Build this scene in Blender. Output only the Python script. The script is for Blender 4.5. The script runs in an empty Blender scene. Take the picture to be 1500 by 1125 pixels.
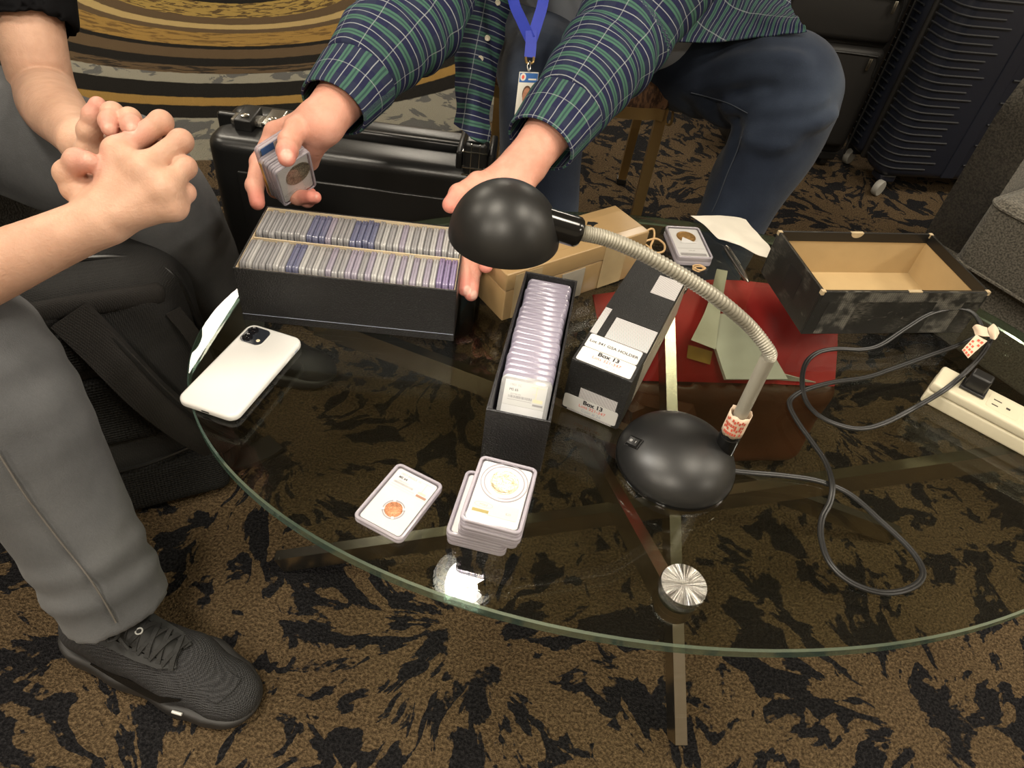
import bpy, math, random
import numpy as np
from mathutils import Matrix, Vector

# ------------------------------------------------------------------ camera, lights, exposure
scene = bpy.context.scene
COL = scene.collection
PITCH, ROLL, CAM_Z, F_PX = 0.7701, 0.1465, 1.036, 1020.0      # measured from the table, boxes and slabs
TT = 0.41                                                    # height of the glass table top
FW = np.array([0.0, math.cos(PITCH), -math.sin(PITCH)])
RT0 = np.array([1.0, 0.0, 0.0]); UP0 = np.cross(RT0, FW)
RT = math.cos(ROLL) * RT0 + math.sin(ROLL) * UP0
UP = -math.sin(ROLL) * RT0 + math.cos(ROLL) * UP0
CAM = np.array([0.0, 0.0, CAM_Z])
cam_data = bpy.data.cameras.new('camera')
cam_data.sensor_width = 36.0
cam_data.lens = 36.0 * F_PX / 1500.0
cam_data.clip_start = 0.02
camera = bpy.data.objects.new('camera', cam_data)
COL.objects.link(camera)
camera.matrix_world = Matrix(((RT[0], UP[0], -FW[0], 0.0), (RT[1], UP[1], -FW[1], 0.0),
                              (RT[2], UP[2], -FW[2], CAM_Z), (0, 0, 0, 1)))
scene.camera = camera

world = bpy.data.worlds.new('world'); scene.world = world
world.use_nodes = True
world.node_tree.nodes['Background'].inputs[0].default_value = (1.0, 0.9, 0.75, 1)
world.node_tree.nodes['Background'].inputs[1].default_value = 0.05

CEIL_Z = 2.75
CEILING_AND_FILL_LAMPS = [(-2.15, 3.1, 0.60, 1.00, 34), (-0.75, 0.35, 0.5, 0.5, 22), (1.15, 0.55, 0.5, 0.5, 22), (2.7, 1.0, 0.5, 0.5, 26),
                 (-2.6, 0.9, 0.5, 0.5, 24), (-0.2, -1.4, 0.5, 0.5, 34), (3.5, -0.9, 0.5, 0.5, 38), (-1.8, -1.5, 0.5, 0.5, 34), (-0.9, 5.9, 0.6, 0.6, 40), (1.4, 5.9, 0.6, 0.6, 40), (4.2, 1.6, 0.5, 0.5, 26)]  # unseen lamps behind the camera are added fill for camera-facing sides
for lx, ly, sx, sy, pw in CEILING_AND_FILL_LAMPS:
    ld = bpy.data.lights.new('ceiling_and_fill_glow', 'AREA')
    ld.shape = 'RECTANGLE'; ld.size = sx; ld.size_y = sy; ld.energy = pw; ld.color = (1.0, 0.90, 0.745)
    lo = bpy.data.objects.new('ceiling_and_fill_glow', ld); COL.objects.link(lo)
    lo.location = (lx, ly, CEIL_Z - 0.012)
vs = scene.view_settings
vs.view_transform = 'Standard'; vs.look = 'None'; vs.gamma = 1.0; vs.use_curve_mapping = False
vs.exposure = 0.46
scene.cycles.max_bounces = 6; scene.cycles.diffuse_bounces = 3; scene.cycles.glossy_bounces = 4; scene.cycles.transparent_max_bounces = 10

# ------------------------------------------------------------------ helpers
R = math.radians
rng = random.Random(7)
def at(px, py, z):                       # point of the measured photo ray at height z
    d = (px - 750) / F_PX * RT + (562.5 - py) / F_PX * UP + FW
    return CAM + d * (z - CAM_Z) / d[2]
def dp(px, py, depth):                   # point of the measured photo ray at a depth
    return CAM + ((px - 750) / F_PX * RT + (562.5 - py) / F_PX * UP + FW) * depth
def V(*a): return np.array(a, float)
def unit(v): v = np.asarray(v, float); return v / (np.linalg.norm(v) + 1e-12)

def wloc(o):
    l = np.zeros(3)
    while o is not None:
        l += np.array(o.location); o = o.parent
    return l
def tag(o, label=None, cat=None, group=None, kind=None):
    if label: o['label'] = label
    if cat: o['category'] = cat
    if group: o['group'] = group
    if kind: o['kind'] = kind
    return o
def thing(name, label, cat, loc=(0, 0, 0), rotz=0.0, group=None, kind=None):
    o = bpy.data.objects.new(name, None); o.empty_display_size = 0.05
    COL.objects.link(o); o.location = loc; o.rotation_euler = (0, 0, rotz)
    return tag(o, label, cat, group, kind)
def link(name, me, mats, parent=None):
    o = bpy.data.objects.new(name, me); COL.objects.link(o)
    if mats is not None:
        for m in (mats if isinstance(mats, (list, tuple)) else [mats]): me.materials.append(m)
    if parent is not None: o.parent = parent
    return o
def copy_tree(o, parent=None):
    c = o.copy(); COL.objects.link(c); c.parent = parent
    for ch in o.children: copy_tree(ch, c)
    return c

class MB:
    """collects vertices and faces of ONE mesh"""
    def __init__(s): s.v = []; s.f = []; s.mi = []; s.cur = 0
    def add(s, vs_, fs_):
        b = len(s.v); s.v += [tuple(map(float, p)) for p in vs_]
        s.f += [tuple(i + b for i in f) for f in fs_]; s.mi += [s.cur] * len(fs_)
    def mat(s, i): s.cur = i; return s
    def box(s, lo, hi, bev=0.0):
        (x0, y0, z0), (x1, y1, z1) = lo, hi
        if bev <= 0:
            s.add([(x0, y0, z0), (x1, y0, z0), (x1, y1, z0), (x0, y1, z0), (x0, y0, z1), (x1, y0, z1), (x1, y1, z1), (x0, y1, z1)],
                  [(0, 3, 2, 1), (4, 5, 6, 7), (0, 1, 5, 4), (1, 2, 6, 5), (2, 3, 7, 6), (3, 0, 4, 7)])
        else:
            s.rbox(lo, hi, bev)
        return s
    def rbox(s, lo, hi, r, n=4, rc=None):
        """box with rounded vertical corners and rounded top and bottom edges"""
        (x0, y0, z0), (x1, y1, z1) = lo, hi
        rc = rc or r
        r = min(r, (z1 - z0) / 2 - 1e-6)
        rings = []
        for k in range(n + 1):
            a = math.pi / 2 * k / n; rings.append((r * (1 - math.sin(a)), z0 + r * (1 - math.cos(a))))
        for k in range(n + 1):
            a = math.pi / 2 * k / n; rings.append((r * (1 - math.cos(a)), z1 - r * (1 - math.sin(a))))
        loops = []
        for ins, z in rings:
            loops.append([(px, py, z) for px, py in rrect((x0 + x1) / 2, (y0 + y1) / 2, x1 - x0 - 2 * ins, y1 - y0 - 2 * ins, max(rc - ins, 1e-4), n)])
        return s.loft(loops)
    def loft(s, loops, cap0=True, cap1=True, closed=True):
        m = len(loops[0]); vs_ = [p for l in loops for p in l]; fs_ = []
        for i in range(len(loops) - 1):
            for j in range(m if closed else m - 1):
                k = (j + 1) % m
                fs_.append((i * m + j, i * m + k, (i + 1) * m + k, (i + 1) * m + j))
        if cap0: fs_.append(tuple(reversed(range(m))))
        if cap1: fs_.append(tuple(range((len(loops) - 1) * m, len(loops) * m)))
        s.add(vs_, fs_); return s
    def prism(s, poly, z0, z1):
        return s.loft([[(x, y, z0) for x, y in poly], [(x, y, z1) for x, y in poly]])
    def lathe(s, prof, c=(0, 0, 0), axis=(0, 0, 1), n=32, cap0=True, cap1=True):
        a = unit(axis); u = unit(np.cross(a, (0.3, 1, 0.2))); w = np.cross(a, u); c = np.array(c, float)
        loops = [[c + a * h + r * (math.cos(2 * math.pi * k / n) * u + math.sin(2 * math.pi * k / n) * w) for k in range(n)] for r, h in prof]
        return s.loft(loops, cap0, cap1)
    def tube(s, pts, rad, n=10, cap=True):
        P = [np.array(p, float) for p in pts]; rs = rad if isinstance(rad, (list, tuple, np.ndarray)) else [rad] * len(P)
        t0 = unit(P[1] - P[0]); u = unit(np.cross(t0, (0.21, 0.13, 0.97) if abs(t0[2]) < 0.9 else (1, 0.1, 0)))
        loops = []
        for i, p in enumerate(P):
            t = unit(P[min(i + 1, len(P) - 1)] - P[max(i - 1, 0)])
            u = unit(u - t * (u @ t)); w = np.cross(t, u)
            loops.append([p + rs[i] * (math.cos(2 * math.pi * k / n) * u + math.sin(2 * math.pi * k / n) * w) for k in range(n)])
        return s.loft(loops, cap, cap)
    def strip(s, pts, widths, normal, th):
        """flat bar swept along pts: width across normal x tangent, thickness th along normal"""
        P = [np.array(p, float) for p in pts]; loops = []
        for i, p in enumerate(P):
            t = unit(P[min(i + 1, len(P) - 1)] - P[max(i - 1, 0)])
            nn = normal[i] if isinstance(normal, list) else normal
            nn = unit(np.array(nn, float) - t * (np.array(nn, float) @ t)); w = np.cross(t, nn)
            hw = (widths[i] if isinstance(widths, (list, tuple)) else widths) / 2
            loops.append([p + w * hw + nn * th / 2, p - w * hw + nn * th / 2, p - w * hw - nn * th / 2, p + w * hw - nn * th / 2])
        return s.loft(loops)
    def sheet(s, grid, th, amp=0.0, freq=20.0, sub=6, seed=1):
        """thick sheet through a grid of points (rows x cols), bilinear/cubic, with soft waves"""
        G = np.array(grid, float); A = resample(resample(G, sub, 0), sub, 1)
        du = np.gradient(A, axis=0); dv = np.gradient(A, axis=1); nn = np.cross(du, dv)
        nn /= np.linalg.norm(nn, axis=-1, keepdims=True) + 1e-12
        if amp: A = A + nn * (amp * wob(A * freq, seed))[..., None]
        n0, n1 = A.shape[:2]; top = (A + nn * th / 2).reshape(-1, 3); bot = (A - nn * th / 2).reshape(-1, 3)
        fs_ = []; N = n0 * n1
        for i in range(n0 - 1):
            for j in range(n1 - 1):
                a, b, c, d = i * n1 + j, i * n1 + j + 1, (i + 1) * n1 + j + 1, (i + 1) * n1 + j
                fs_ += [(a, d, c, b), (N + a, N + b, N + c, N + d)]
        ring = [j for j in range(n1)] + [i * n1 + n1 - 1 for i in range(1, n0)] + [(n0 - 1) * n1 + j for j in range(n1 - 2, -1, -1)] + [i * n1 for i in range(n0 - 2, 0, -1)]
        for k in range(len(ring)):
            a, b = ring[k], ring[(k + 1) % len(ring)]; fs_.append((a, b, N + b, N + a))
        s.add(np.vstack([top, bot]), fs_); return s
    def mesh(s, name, smooth=False, ang=None):
        me = bpy.data.meshes.new(name); me.from_pydata(s.v, [], s.f); me.validate()
        if len(me.polygons) == len(s.mi): me.polygons.foreach_set('material_index', s.mi)
        if smooth:
            me.polygons.foreach_set('use_smooth', [True] * len(me.polygons))
            if ang is not None: me.set_sharp_from_angle(angle=R(ang))
        me.update(); return me
    def build(s, name, mats, parent=None, world=False, smooth=False, ang=40):
        """link as one object; world=True: the vertices are world points"""
        loc = None
        if world:
            A = np.array(s.v)
            if parent is not None: off = wloc(parent)
            else: off = np.array([(A[:, 0].min() + A[:, 0].max()) / 2, (A[:, 1].min() + A[:, 1].max()) / 2, A[:, 2].min()]); loc = off
            s.v = [tuple(p) for p in (A - off)]
        o = link(name, s.mesh(name, smooth, ang), mats, parent)
        if loc is not None: o.location = loc
        return o

def rrect(cx, cy, w, h, r, n=4):
    r = min(r, w / 2 - 1e-6, h / 2 - 1e-6); out = []
    for qx, qy, a0 in ((1, 1, 0), (-1, 1, 90), (-1, -1, 180), (1, -1, 270)):
        for k in range(n + 1):
            a = R(a0 + 90 * k / n)
            out.append((cx + qx * (w / 2 - r) + r * math.cos(a), cy + qy * (h / 2 - r) + r * math.sin(a)))
    return out
def catmull(pts, sub=8):
    P = [np.array(p, float) for p in pts]; P = [2 * P[0] - P[1]] + P + [2 * P[-1] - P[-2]]; out = []
    for i in range(1, len(P) - 2):
        p0, p1, p2, p3 = P[i - 1:i + 3]
        for k in range(sub):
            t = k / sub
            out.append(0.5 * (2 * p1 + (p2 - p0) * t + (2 * p0 - 5 * p1 + 4 * p2 - p3) * t * t + (3 * p1 - p0 - 3 * p2 + p3) * t ** 3))
    out.append(P[-2]); return out
def resample(G, sub, axis):
    G = np.moveaxis(G, axis, 0); P = np.concatenate([2 * G[:1] - G[1:2], G, 2 * G[-1:] - G[-2:-1]]); out = []
    for i in range(1, len(P) - 2):
        p0, p1, p2, p3 = P[i - 1], P[i], P[i + 1], P[i + 2]
        for k in range(sub):
            t = k / sub
            out.append(0.5 * (2 * p1 + (p2 - p0) * t + (2 * p0 - 5 * p1 + 4 * p2 - p3) * t * t + (3 * p1 - p0 - 3 * p2 + p3) * t ** 3))
    out.append(P[-2]); return np.moveaxis(np.array(out), 0, axis)
def wob(P, seed=1, n=5):
    """smooth pseudo noise in [-1, 1] from a few waves"""
    rs = np.random.RandomState(seed); o = 0
    for k in range(n):
        d = rs.normal(size=3); d /= np.linalg.norm(d); o = o + np.sin(P @ d * (1 + 0.6 * k) + rs.uniform(0, 6.3)) / (1 + 0.5 * k)
    return o / 2.3

# ---- volumes for bodies and cloth: signed distance fields turned into smooth meshes (surface nets)
class Vol:
    def __init__(s, lo, hi, h):
        s.lo = np.array(lo, float); s.h = h; s.n = np.ceil((np.array(hi) - s.lo) / h).astype(int) + 1
        s.ax = [(s.lo[i] + h * np.arange(s.n[i])).astype(np.float32) for i in range(3)]
    def new(s): return np.full(s.n, 0.08, np.float32)
    def sub(s, lo, hi):
        a = np.clip(np.floor((np.array(lo) - s.lo) / s.h).astype(int), 0, s.n); b = np.clip(np.ceil((np.array(hi) - s.lo) / s.h).astype(int) + 1, 0, s.n)
        sl = tuple(slice(a[i], b[i]) for i in range(3))
        X = s.ax[0][sl[0]][:, None, None]; Y = s.ax[1][sl[1]][None, :, None]; Z = s.ax[2][sl[2]][None, None, :]
        return sl, X, Y, Z
    def cone(s, D, a, b, ra, rb, k=0.0, flat=None, pad=0.03):
        """round cone from a to b joined to D; flat = (normal, factor) squeezes the section along normal"""
        a = np.array(a, float); b = np.array(b, float); m = max(ra, rb) * (max(1, flat[1]) if flat else 1) + pad + k
        sl, X, Y, Z = s.sub(np.minimum(a, b) - m, np.maximum(a, b) + m)
        if 0 in (sl[i].stop - sl[i].start for i in range(3)): return D
        d = b - a; L = float(d @ d) + 1e-12
        t = ((X - a[0]) * d[0] + (Y - a[1]) * d[1] + (Z - a[2]) * d[2]) / L
        t = np.clip(t, 0, 1).astype(np.float32)
        qx = X - a[0] - t * d[0]; qy = Y - a[1] - t * d[1]; qz = Z - a[2] - t * d[2]
        if flat:
            n = unit(flat[0]); f = 1 / flat[1] - 1; q = (qx * n[0] + qy * n[1] + qz * n[2]) * f
            qx = qx + q * n[0]; qy = qy + q * n[1]; qz = qz + q * n[2]
            dd = (np.sqrt(qx * qx + qy * qy + qz * qz) - (ra + (rb - ra) * t)) * min(1, flat[1])
        else:
            dd = np.sqrt(qx * qx + qy * qy + qz * qz) - (ra + (rb - ra) * t)
        D[sl] = smin(D[sl], dd.astype(np.float32), k); return D
    def chain(s, D, pts, rad, k=0.0, flat=None):
        for i in range(len(pts) - 1): s.cone(D, pts[i], pts[i + 1], rad[i], rad[i + 1], k, flat)
        return D
    def limb(s, D, pts, rad, k=0.0, sub=6, flat=None):
        Q = catmull([(*p, r) for p, r in zip(pts, rad)], sub)
        return s.chain(D, [q[:3] for q in Q], [q[3] for q in Q], k, flat)
    def coords(s): return np.stack(np.meshgrid(*s.ax, indexing='ij'), -1)
def smin(a, b, k):
    if k <= 0: return np.minimum(a, b)
    h = np.maximum(k - np.abs(a - b), 0) / k; return np.minimum(a, b) - h * h * k * 0.25
def surfnet(D, lo, h, smooth=1):
    s = D < 0; c = np.zeros([n - 1 for n in D.shape], np.int8)
    for i in (0, 1):
        for j in (0, 1):
            for k in (0, 1): c += s[i:s.shape[0] - 1 + i, j:s.shape[1] - 1 + j, k:s.shape[2] - 1 + k]
    act = (c > 0) & (c < 8); ids = np.argwhere(act); idx = -np.ones(act.shape, np.int64); idx[act] = np.arange(len(ids))
    pos = np.zeros((len(ids), 3)); w = np.zeros(len(ids)); cor = [(i, j, k) for i in (0, 1) for j in (0, 1) for k in (0, 1)]
    for a in cor:
        for b in cor:
            if sum(b) - sum(a) == 1 and sum(abs(b[i] - a[i]) for i in range(3)) == 1:
                va = D[ids[:, 0] + a[0], ids[:, 1] + a[1], ids[:, 2] + a[2]]; vb = D[ids[:, 0] + b[0], ids[:, 1] + b[1], ids[:, 2] + b[2]]
                m = (va < 0) != (vb < 0); t = va / np.where(m, va - vb, 1)
                pos[m] += (np.array(a) + np.outer(t, np.array(b) - np.array(a)))[m]; w += m
    P = np.array(lo) + h * (ids + pos / w[:, None]); Q = []
    for ax in range(3):
        o = [i for i in range(3) if i != ax]
        m = np.moveaxis(s, ax, 0); m = m[:-1] != m[1:]; e = np.argwhere(m); e = e[(e[:, 1] > 0) & (e[:, 2] > 0) & (e[:, 1] < D.shape[o[0]] - 1) & (e[:, 2] < D.shape[o[1]] - 1)]
        I = np.moveaxis(idx, ax, 0); sg = np.moveaxis(s, ax, 0)[e[:, 0], e[:, 1], e[:, 2]]
        q = np.stack([I[e[:, 0], e[:, 1] - 1, e[:, 2] - 1], I[e[:, 0], e[:, 1], e[:, 2] - 1], I[e[:, 0], e[:, 1], e[:, 2]], I[e[:, 0], e[:, 1] - 1, e[:, 2]]], 1)
        fl = sg if ax != 1 else ~sg
        q[~fl] = q[~fl][:, ::-1]; Q.append(q)
    Q = np.concatenate(Q); Q = Q[(Q >= 0).all(1)]
    E = np.concatenate([Q[:, [0, 1]], Q[:, [1, 2]], Q[:, [2, 3]], Q[:, [3, 0]]])
    for _ in range(smooth):
        n = np.bincount(E[:, 0], minlength=len(P)) + np.bincount(E[:, 1], minlength=len(P))
        A = np.stack([np.bincount(E[:, 0], P[E[:, 1], i], len(P)) + np.bincount(E[:, 1], P[E[:, 0], i], len(P)) for i in range(3)], 1)
        P = P * 0.4 + 0.6 * A / np.maximum(n, 1)[:, None]
    return P, Q
def net_mesh(name, parts, attrs=None):
    """parts: list of (verts, quads) joined into one smooth mesh; attrs: {name: values per vertex}"""
    P = np.concatenate([p for p, q in parts]); off = np.cumsum([0] + [len(p) for p, q in parts[:-1]])
    Q = np.concatenate([q + o for (p, q), o in zip(parts, off)])
    me = bpy.data.meshes.new(name); me.vertices.add(len(P)); me.vertices.foreach_set('co', P.astype(np.float32).ravel())
    me.loops.add(Q.size); me.loops.foreach_set('vertex_index', Q.astype(np.int32).ravel())
    me.polygons.add(len(Q)); me.polygons.foreach_set('loop_start', np.arange(0, Q.size, 4, dtype=np.int32)); me.polygons.foreach_set('loop_total', np.full(len(Q), 4, np.int32))
    me.update(calc_edges=True); me.polygons.foreach_set('use_smooth', np.ones(len(Q), bool))
    for k, v in (attrs or {}).items():
        a = me.attributes.new(k, 'FLOAT', 'POINT'); a.data.foreach_set('value', np.asarray(v, np.float32))
    return me, P
def limb_uv(P, pts, ref):
    """arc length along a polyline and angle around it for every vertex"""
    pts = [np.array(p, float) for p in pts]; best = np.full(len(P), 1e9); su = np.zeros(len(P)); sv = np.zeros(len(P)); acc = 0
    for i in range(len(pts) - 1):
        a, b = pts[i], pts[i + 1]; d = b - a; L = np.linalg.norm(d); t = ((P - a) @ d) / L ** 2
        tc = np.clip(t, -0.3 if i == 0 else 0, 1.3 if i == len(pts) - 2 else 1)
        q = P - a - np.outer(tc, d); r = np.linalg.norm(q, axis=1); m = r < best
        e = d / L; u = unit(np.array(ref, float) - e * (np.array(ref, float) @ e)); w = np.cross(e, u)
        an = np.arctan2(q @ w, q @ u); su = np.where(m, acc + tc * L, su); sv = np.where(m, an, sv); best = np.where(m, r, best); acc += L
    return su, sv
def text_mesh(txt, size, bold=0.0):
    cu = bpy.data.curves.new('lettering', 'FONT'); cu.body = txt; cu.size = size; cu.align_x = 'CENTER'; cu.align_y = 'CENTER'; cu.offset = bold; cu.extrude = 0.00006
    cu.resolution_u = 3
    o = bpy.data.objects.new('lettering', cu); COL.objects.link(o)
    dg = bpy.context.evaluated_depsgraph_get(); me = bpy.data.meshes.new_from_object(o.evaluated_get(dg))
    bpy.data.objects.remove(o); return me
def text(txt, size, mat_, parent, loc, rot=(0, 0, 0), bold=0.0, sx=1.0):
    o = link('lettering', text_mesh(txt, size, bold), mat_, parent); o.location = loc; o.rotation_euler = rot; o.scale = (sx, 1, 1); return o

# ------------------------------------------------------------------ materials
class NT:
    def __init__(s, name):
        s.m = bpy.data.materials.new(name); s.m.use_nodes = True; s.t = s.m.node_tree; s.t.nodes.clear()
        s.out = s.t.nodes.new('ShaderNodeOutputMaterial')
    def n(s, kind, ins=None, **props):
        nd = s.t.nodes.new('ShaderNode' + kind)
        for k, v in props.items(): setattr(nd, k, v)
        for k, v in (ins or {}).items(): s.set(nd, k, v)
        return nd
    def set(s, nd, k, v):
        sock = nd.inputs[k]
        if isinstance(v, bpy.types.NodeSocket): s.t.links.new(v, sock)
        elif isinstance(v, (tuple, list)) and sock.type == 'RGBA' and len(v) == 3: sock.default_value = (*v, 1)
        else: sock.default_value = v
    def math(s, op, a, b=0.0, c=0.0): return s.n('Math', {0: a, 1: b, 2: c}, operation=op).outputs[0]
    def step(s, x, lo, hi):            # smooth 0..1 between lo and hi
        return s.n('MapRange', {'Value': x, 'From Min': lo, 'From Max': hi}, interpolation_type='SMOOTHSTEP').outputs[0]
    def mix(s, f, a, b):
        nd = s.n('Mix', data_type='RGBA'); s.set(nd, 0, f); s.set(nd, 6, a); s.set(nd, 7, b); return nd.outputs[2]
    def coord(s, which='Object'): return s.n('TexCoord').outputs[which]
    def noise(s, vec, scale, detail=3, dist=0.0, rough=0.55): return s.n('TexNoise', {'Vector': vec, 'Scale': scale, 'Detail': detail, 'Distortion': dist, 'Roughness': rough}).outputs[0]
    def bump(s, h, strength=0.3, dist=0.002): return s.n('Bump', {'Height': h, 'Strength': strength, 'Distance': dist}).outputs[0]
    def bsdf(s, color, rough=0.5, metal=0.0, normal=None, **kw):
        ins = {'Base Color': color, 'Roughness': rough, 'Metallic': metal}
        if normal is not None: ins['Normal'] = normal
        nd = s.n('BsdfPrincipled', ins)
        for k, v in kw.items(): s.set(nd, k.replace('_', ' '), v)
        return nd.outputs[0]
    def done(s, sh): s.t.links.new(sh, s.out.inputs[0]); return s.m
def plain(name, color, rough=0.5, metal=0.0, nscale=0.0, namp=0.15, bscale=0.0, bstr=0.2, bdist=0.001, **kw):
    """principled with a little colour mottling and fine relief"""
    t = NT(name); c = t.coord(); col = color
    if nscale:
        f = t.noise(c, nscale, 4); col = t.mix(f, tuple(x * (1 - namp) for x in color), tuple(min(1, x * (1 + namp)) for x in color))
    nm = t.bump(t.noise(c, bscale, 2), bstr, bdist) if bscale else None
    return t.done(t.bsdf(col, rough, metal, nm, **kw))
def schlick(t, f0):
    g = t.n('NewGeometry'); c = t.math('ABSOLUTE', t.n('VectorMath', {0: g.outputs['Normal'], 1: g.outputs['Incoming']}, operation='DOT_PRODUCT').outputs['Value'])
    return t.math('ADD', f0, t.math('MULTIPLY', 1 - f0, t.math('POWER', t.math('SUBTRACT', 1.0, c), 5.0)))
def clear(name, tint, ior=1.5, rough=0.0, body=0.0, bodycol=(1, 1, 1)):
    """sheet glass or clear plastic: see-through tint plus mirror reflection by Fresnel, optionally a milky share"""
    t = NT(name); tr = t.n('BsdfTransparent', {'Color': tint}).outputs[0]
    if body: tr = t.n('MixShader', {0: body, 1: tr, 2: t.bsdf(bodycol, 0.25)}).outputs[0]
    gl = t.n('BsdfGlossy', {'Color': (1, 1, 1), 'Roughness': rough}).outputs[0]
    return t.done(t.n('MixShader', {0: schlick(t, ((ior - 1) / (ior + 1)) ** 2), 1: tr, 2: gl}).outputs[0])

M = {}
def carpet():
    t = NT('hotel_carpet'); P = t.coord(); nz = lambda sc, d=3, di=0.0: t.noise(P, sc, d, di)
    # feather bursts: strokes that radiate from scattered centres
    warp = t.n('VectorMath', {0: P, 1: t.n('VectorMath', {0: t.n('TexNoise', {'Vector': P, 'Scale': 5.0, 'Detail': 2.0}).outputs[1], 1: (0.16, 0.16, 0)}, operation='MULTIPLY').outputs[0]}, operation='ADD').outputs[0]
    vo = t.n('TexVoronoi', {'Vector': warp, 'Scale': 2.1}, voronoi_dimensions='2D')
    d = t.n('VectorMath', {0: warp, 1: vo.outputs['Position']}, operation='SUBTRACT').outputs[0]
    sx = t.n('SeparateXYZ', {0: d}); ang = t.math('ARCTAN2', sx.outputs[1], sx.outputs[0]); rad = t.n('VectorMath', {0: d}, operation='LENGTH').outputs['Value']
    rad = t.n('VectorMath', {0: t.n('CombineXYZ', {0: sx.outputs[0], 1: sx.outputs[1]}).outputs[0]}, operation='LENGTH').outputs['Value']
    k = t.n('CombineXYZ', {0: t.math('MULTIPLY', t.math('COSINE', ang), 3.3), 1: t.math('MULTIPLY', t.math('SINE', ang), 3.3), 2: t.math('MULTIPLY', rad, 7.0)}).outputs[0]
    a = t.mix(t.step(rad, 0.03, 0.13), t.n('CombineXYZ', {0: 0.5, 1: 0.5, 2: 0.5}).outputs[0], t.noise(k, 1.75, 3, 0.5)); a = t.math('MULTIPLY', a, 1.0); b = nz(11, 4, 0.7)
    f = t.math('ADD', t.math('MULTIPLY', a, 0.62), t.math('MULTIPLY', b, 0.38))
    f = t.math('ADD', f, t.math('MULTIPLY', t.math('SUBTRACT', nz(70, 3), 0.5), 0.09))
    blot = t.step(f, 0.505, 0.522)
    tuft = nz(420, 2); tuft2 = t.step(nz(230, 2), 0.25, 0.75)
    brown = t.mix(tuft2, (0.050, 0.033, 0.018), (0.185, 0.128, 0.071)); black = t.mix(tuft2, (0.005, 0.005, 0.006), (0.026, 0.025, 0.027))
    base = t.mix(blot, brown, black)
    # the big ringed medallion woven into the carpet
    cv = t.n('VectorMath', {0: P, 1: (-1.5657, 3.4646, 0)}, operation='SUBTRACT').outputs[0]
    r = t.n('VectorMath', {0: cv}, operation='LENGTH').outputs['Value']
    r = t.math('ADD', r, t.math('MULTIPLY', t.math('SUBTRACT', nz(26, 3), 0.5), 0.014))
    sc = t.n('SeparateXYZ', {0: cv}); an = t.math('ARCTAN2', sc.outputs[1], sc.outputs[0])
    st = t.noise(t.n('CombineXYZ', {0: t.math('MULTIPLY', an, 5.0), 1: t.math('MULTIPLY', r, 26.0), 2: 0.0}).outputs[0], 1.6, 4, 0.6)
    G = (0.40, 0.24, 0.065); TA = (0.13, 0.085, 0.045); K = (0.010, 0.0095, 0.009); CR = (0.36, 0.34, 0.27); GL = (0.55, 0.40, 0.17)
    gold = t.mix(t.step(st, 0.50, 0.60), G, (0.20, 0.115, 0.035)); taupe = t.mix(t.step(st, 0.52, 0.58), TA, (0.03, 0.024, 0.018))
    cream = t.mix(t.step(t.noise(P, 9, 4, 0.8), 0.52, 0.56), CR, (0.15, 0.15, 0.145)); gold1 = t.mix(t.step(st, 0.50, 0.56), (0.43, 0.29, 0.08), (0.12, 0.075, 0.03))
    bands = [(0.383, K), (0.563, gold1), (0.641, TA), (0.694, GL), (0.738, TA), (0.873, gold), (0.907, K), (0.997, TA), (1.069, K), (1.136, taupe), (1.218, cream), (1.334, K), (1.397, G), (1.488, K), (1.765, cream)]
    col = K; 
    for i in range(len(bands) - 1): col = t.mix(t.step(r, bands[i][0] - 0.004, bands[i][0] + 0.004), col, bands[i + 1][1])
    col = t.mix(t.math('MULTIPLY', tuft, 0.45), col, (0.02, 0.016, 0.01))
    col = t.mix(t.step(r, 1.760, 1.770), col, base)
    return t.done(t.bsdf(col, 0.95, 0, t.bump(t.math('ADD', tuft, t.math('MULTIPLY', tuft2, 0.8)), 0.8, 0.008), Specular_IOR_Level=0.1))
M['carpet'] = carpet()
M['wall'] = plain('wall_paint', (0.50, 0.44, 0.34), 0.8, 0, 3, 0.06)
M['ceiling'] = plain('ceiling_paint', (0.80, 0.74, 0.62), 0.9, 0, 2, 0.05)
M['white_metal'] = plain('white_enamel', (0.7, 0.68, 0.62), 0.4, 0, 6, 0.03)
M['glass'] = clear('table_glass', (0.785, 0.805, 0.75), 1.52)
def glass_edge():
    t = NT('table_glass_edge'); g = t.n('BsdfGlossy', {'Color': (0.8, 0.95, 0.86), 'Roughness': 0.08}).outputs[0]
    b = t.n('MixShader', {0: 0.35, 1: t.n('BsdfTransparent', {'Color': (0.42, 0.62, 0.52)}).outputs[0], 2: t.bsdf((0.16, 0.26, 0.21), 0.2)}).outputs[0]
    return t.done(t.n('MixShader', {0: 0.42, 1: b, 2: g}).outputs[0])
M['glass_edge'] = glass_edge()
def brushed(name, col, rough, scale=(3, 3, 400), bs=0.06):
    t = NT(name); v = t.n('Mapping', {'Vector': t.coord(), 'Scale': scale}).outputs[0]; f = t.noise(v, 6, 2)
    return t.done(t.bsdf(col, t.math('ADD', rough, t.math('MULTIPLY', f, 0.1)), 1.0, t.bump(f, bs, 0.0005)))
M['steel'] = brushed('brushed_steel', (0.54, 0.50, 0.42), 0.20)
M['steel_disc'] = None
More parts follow.
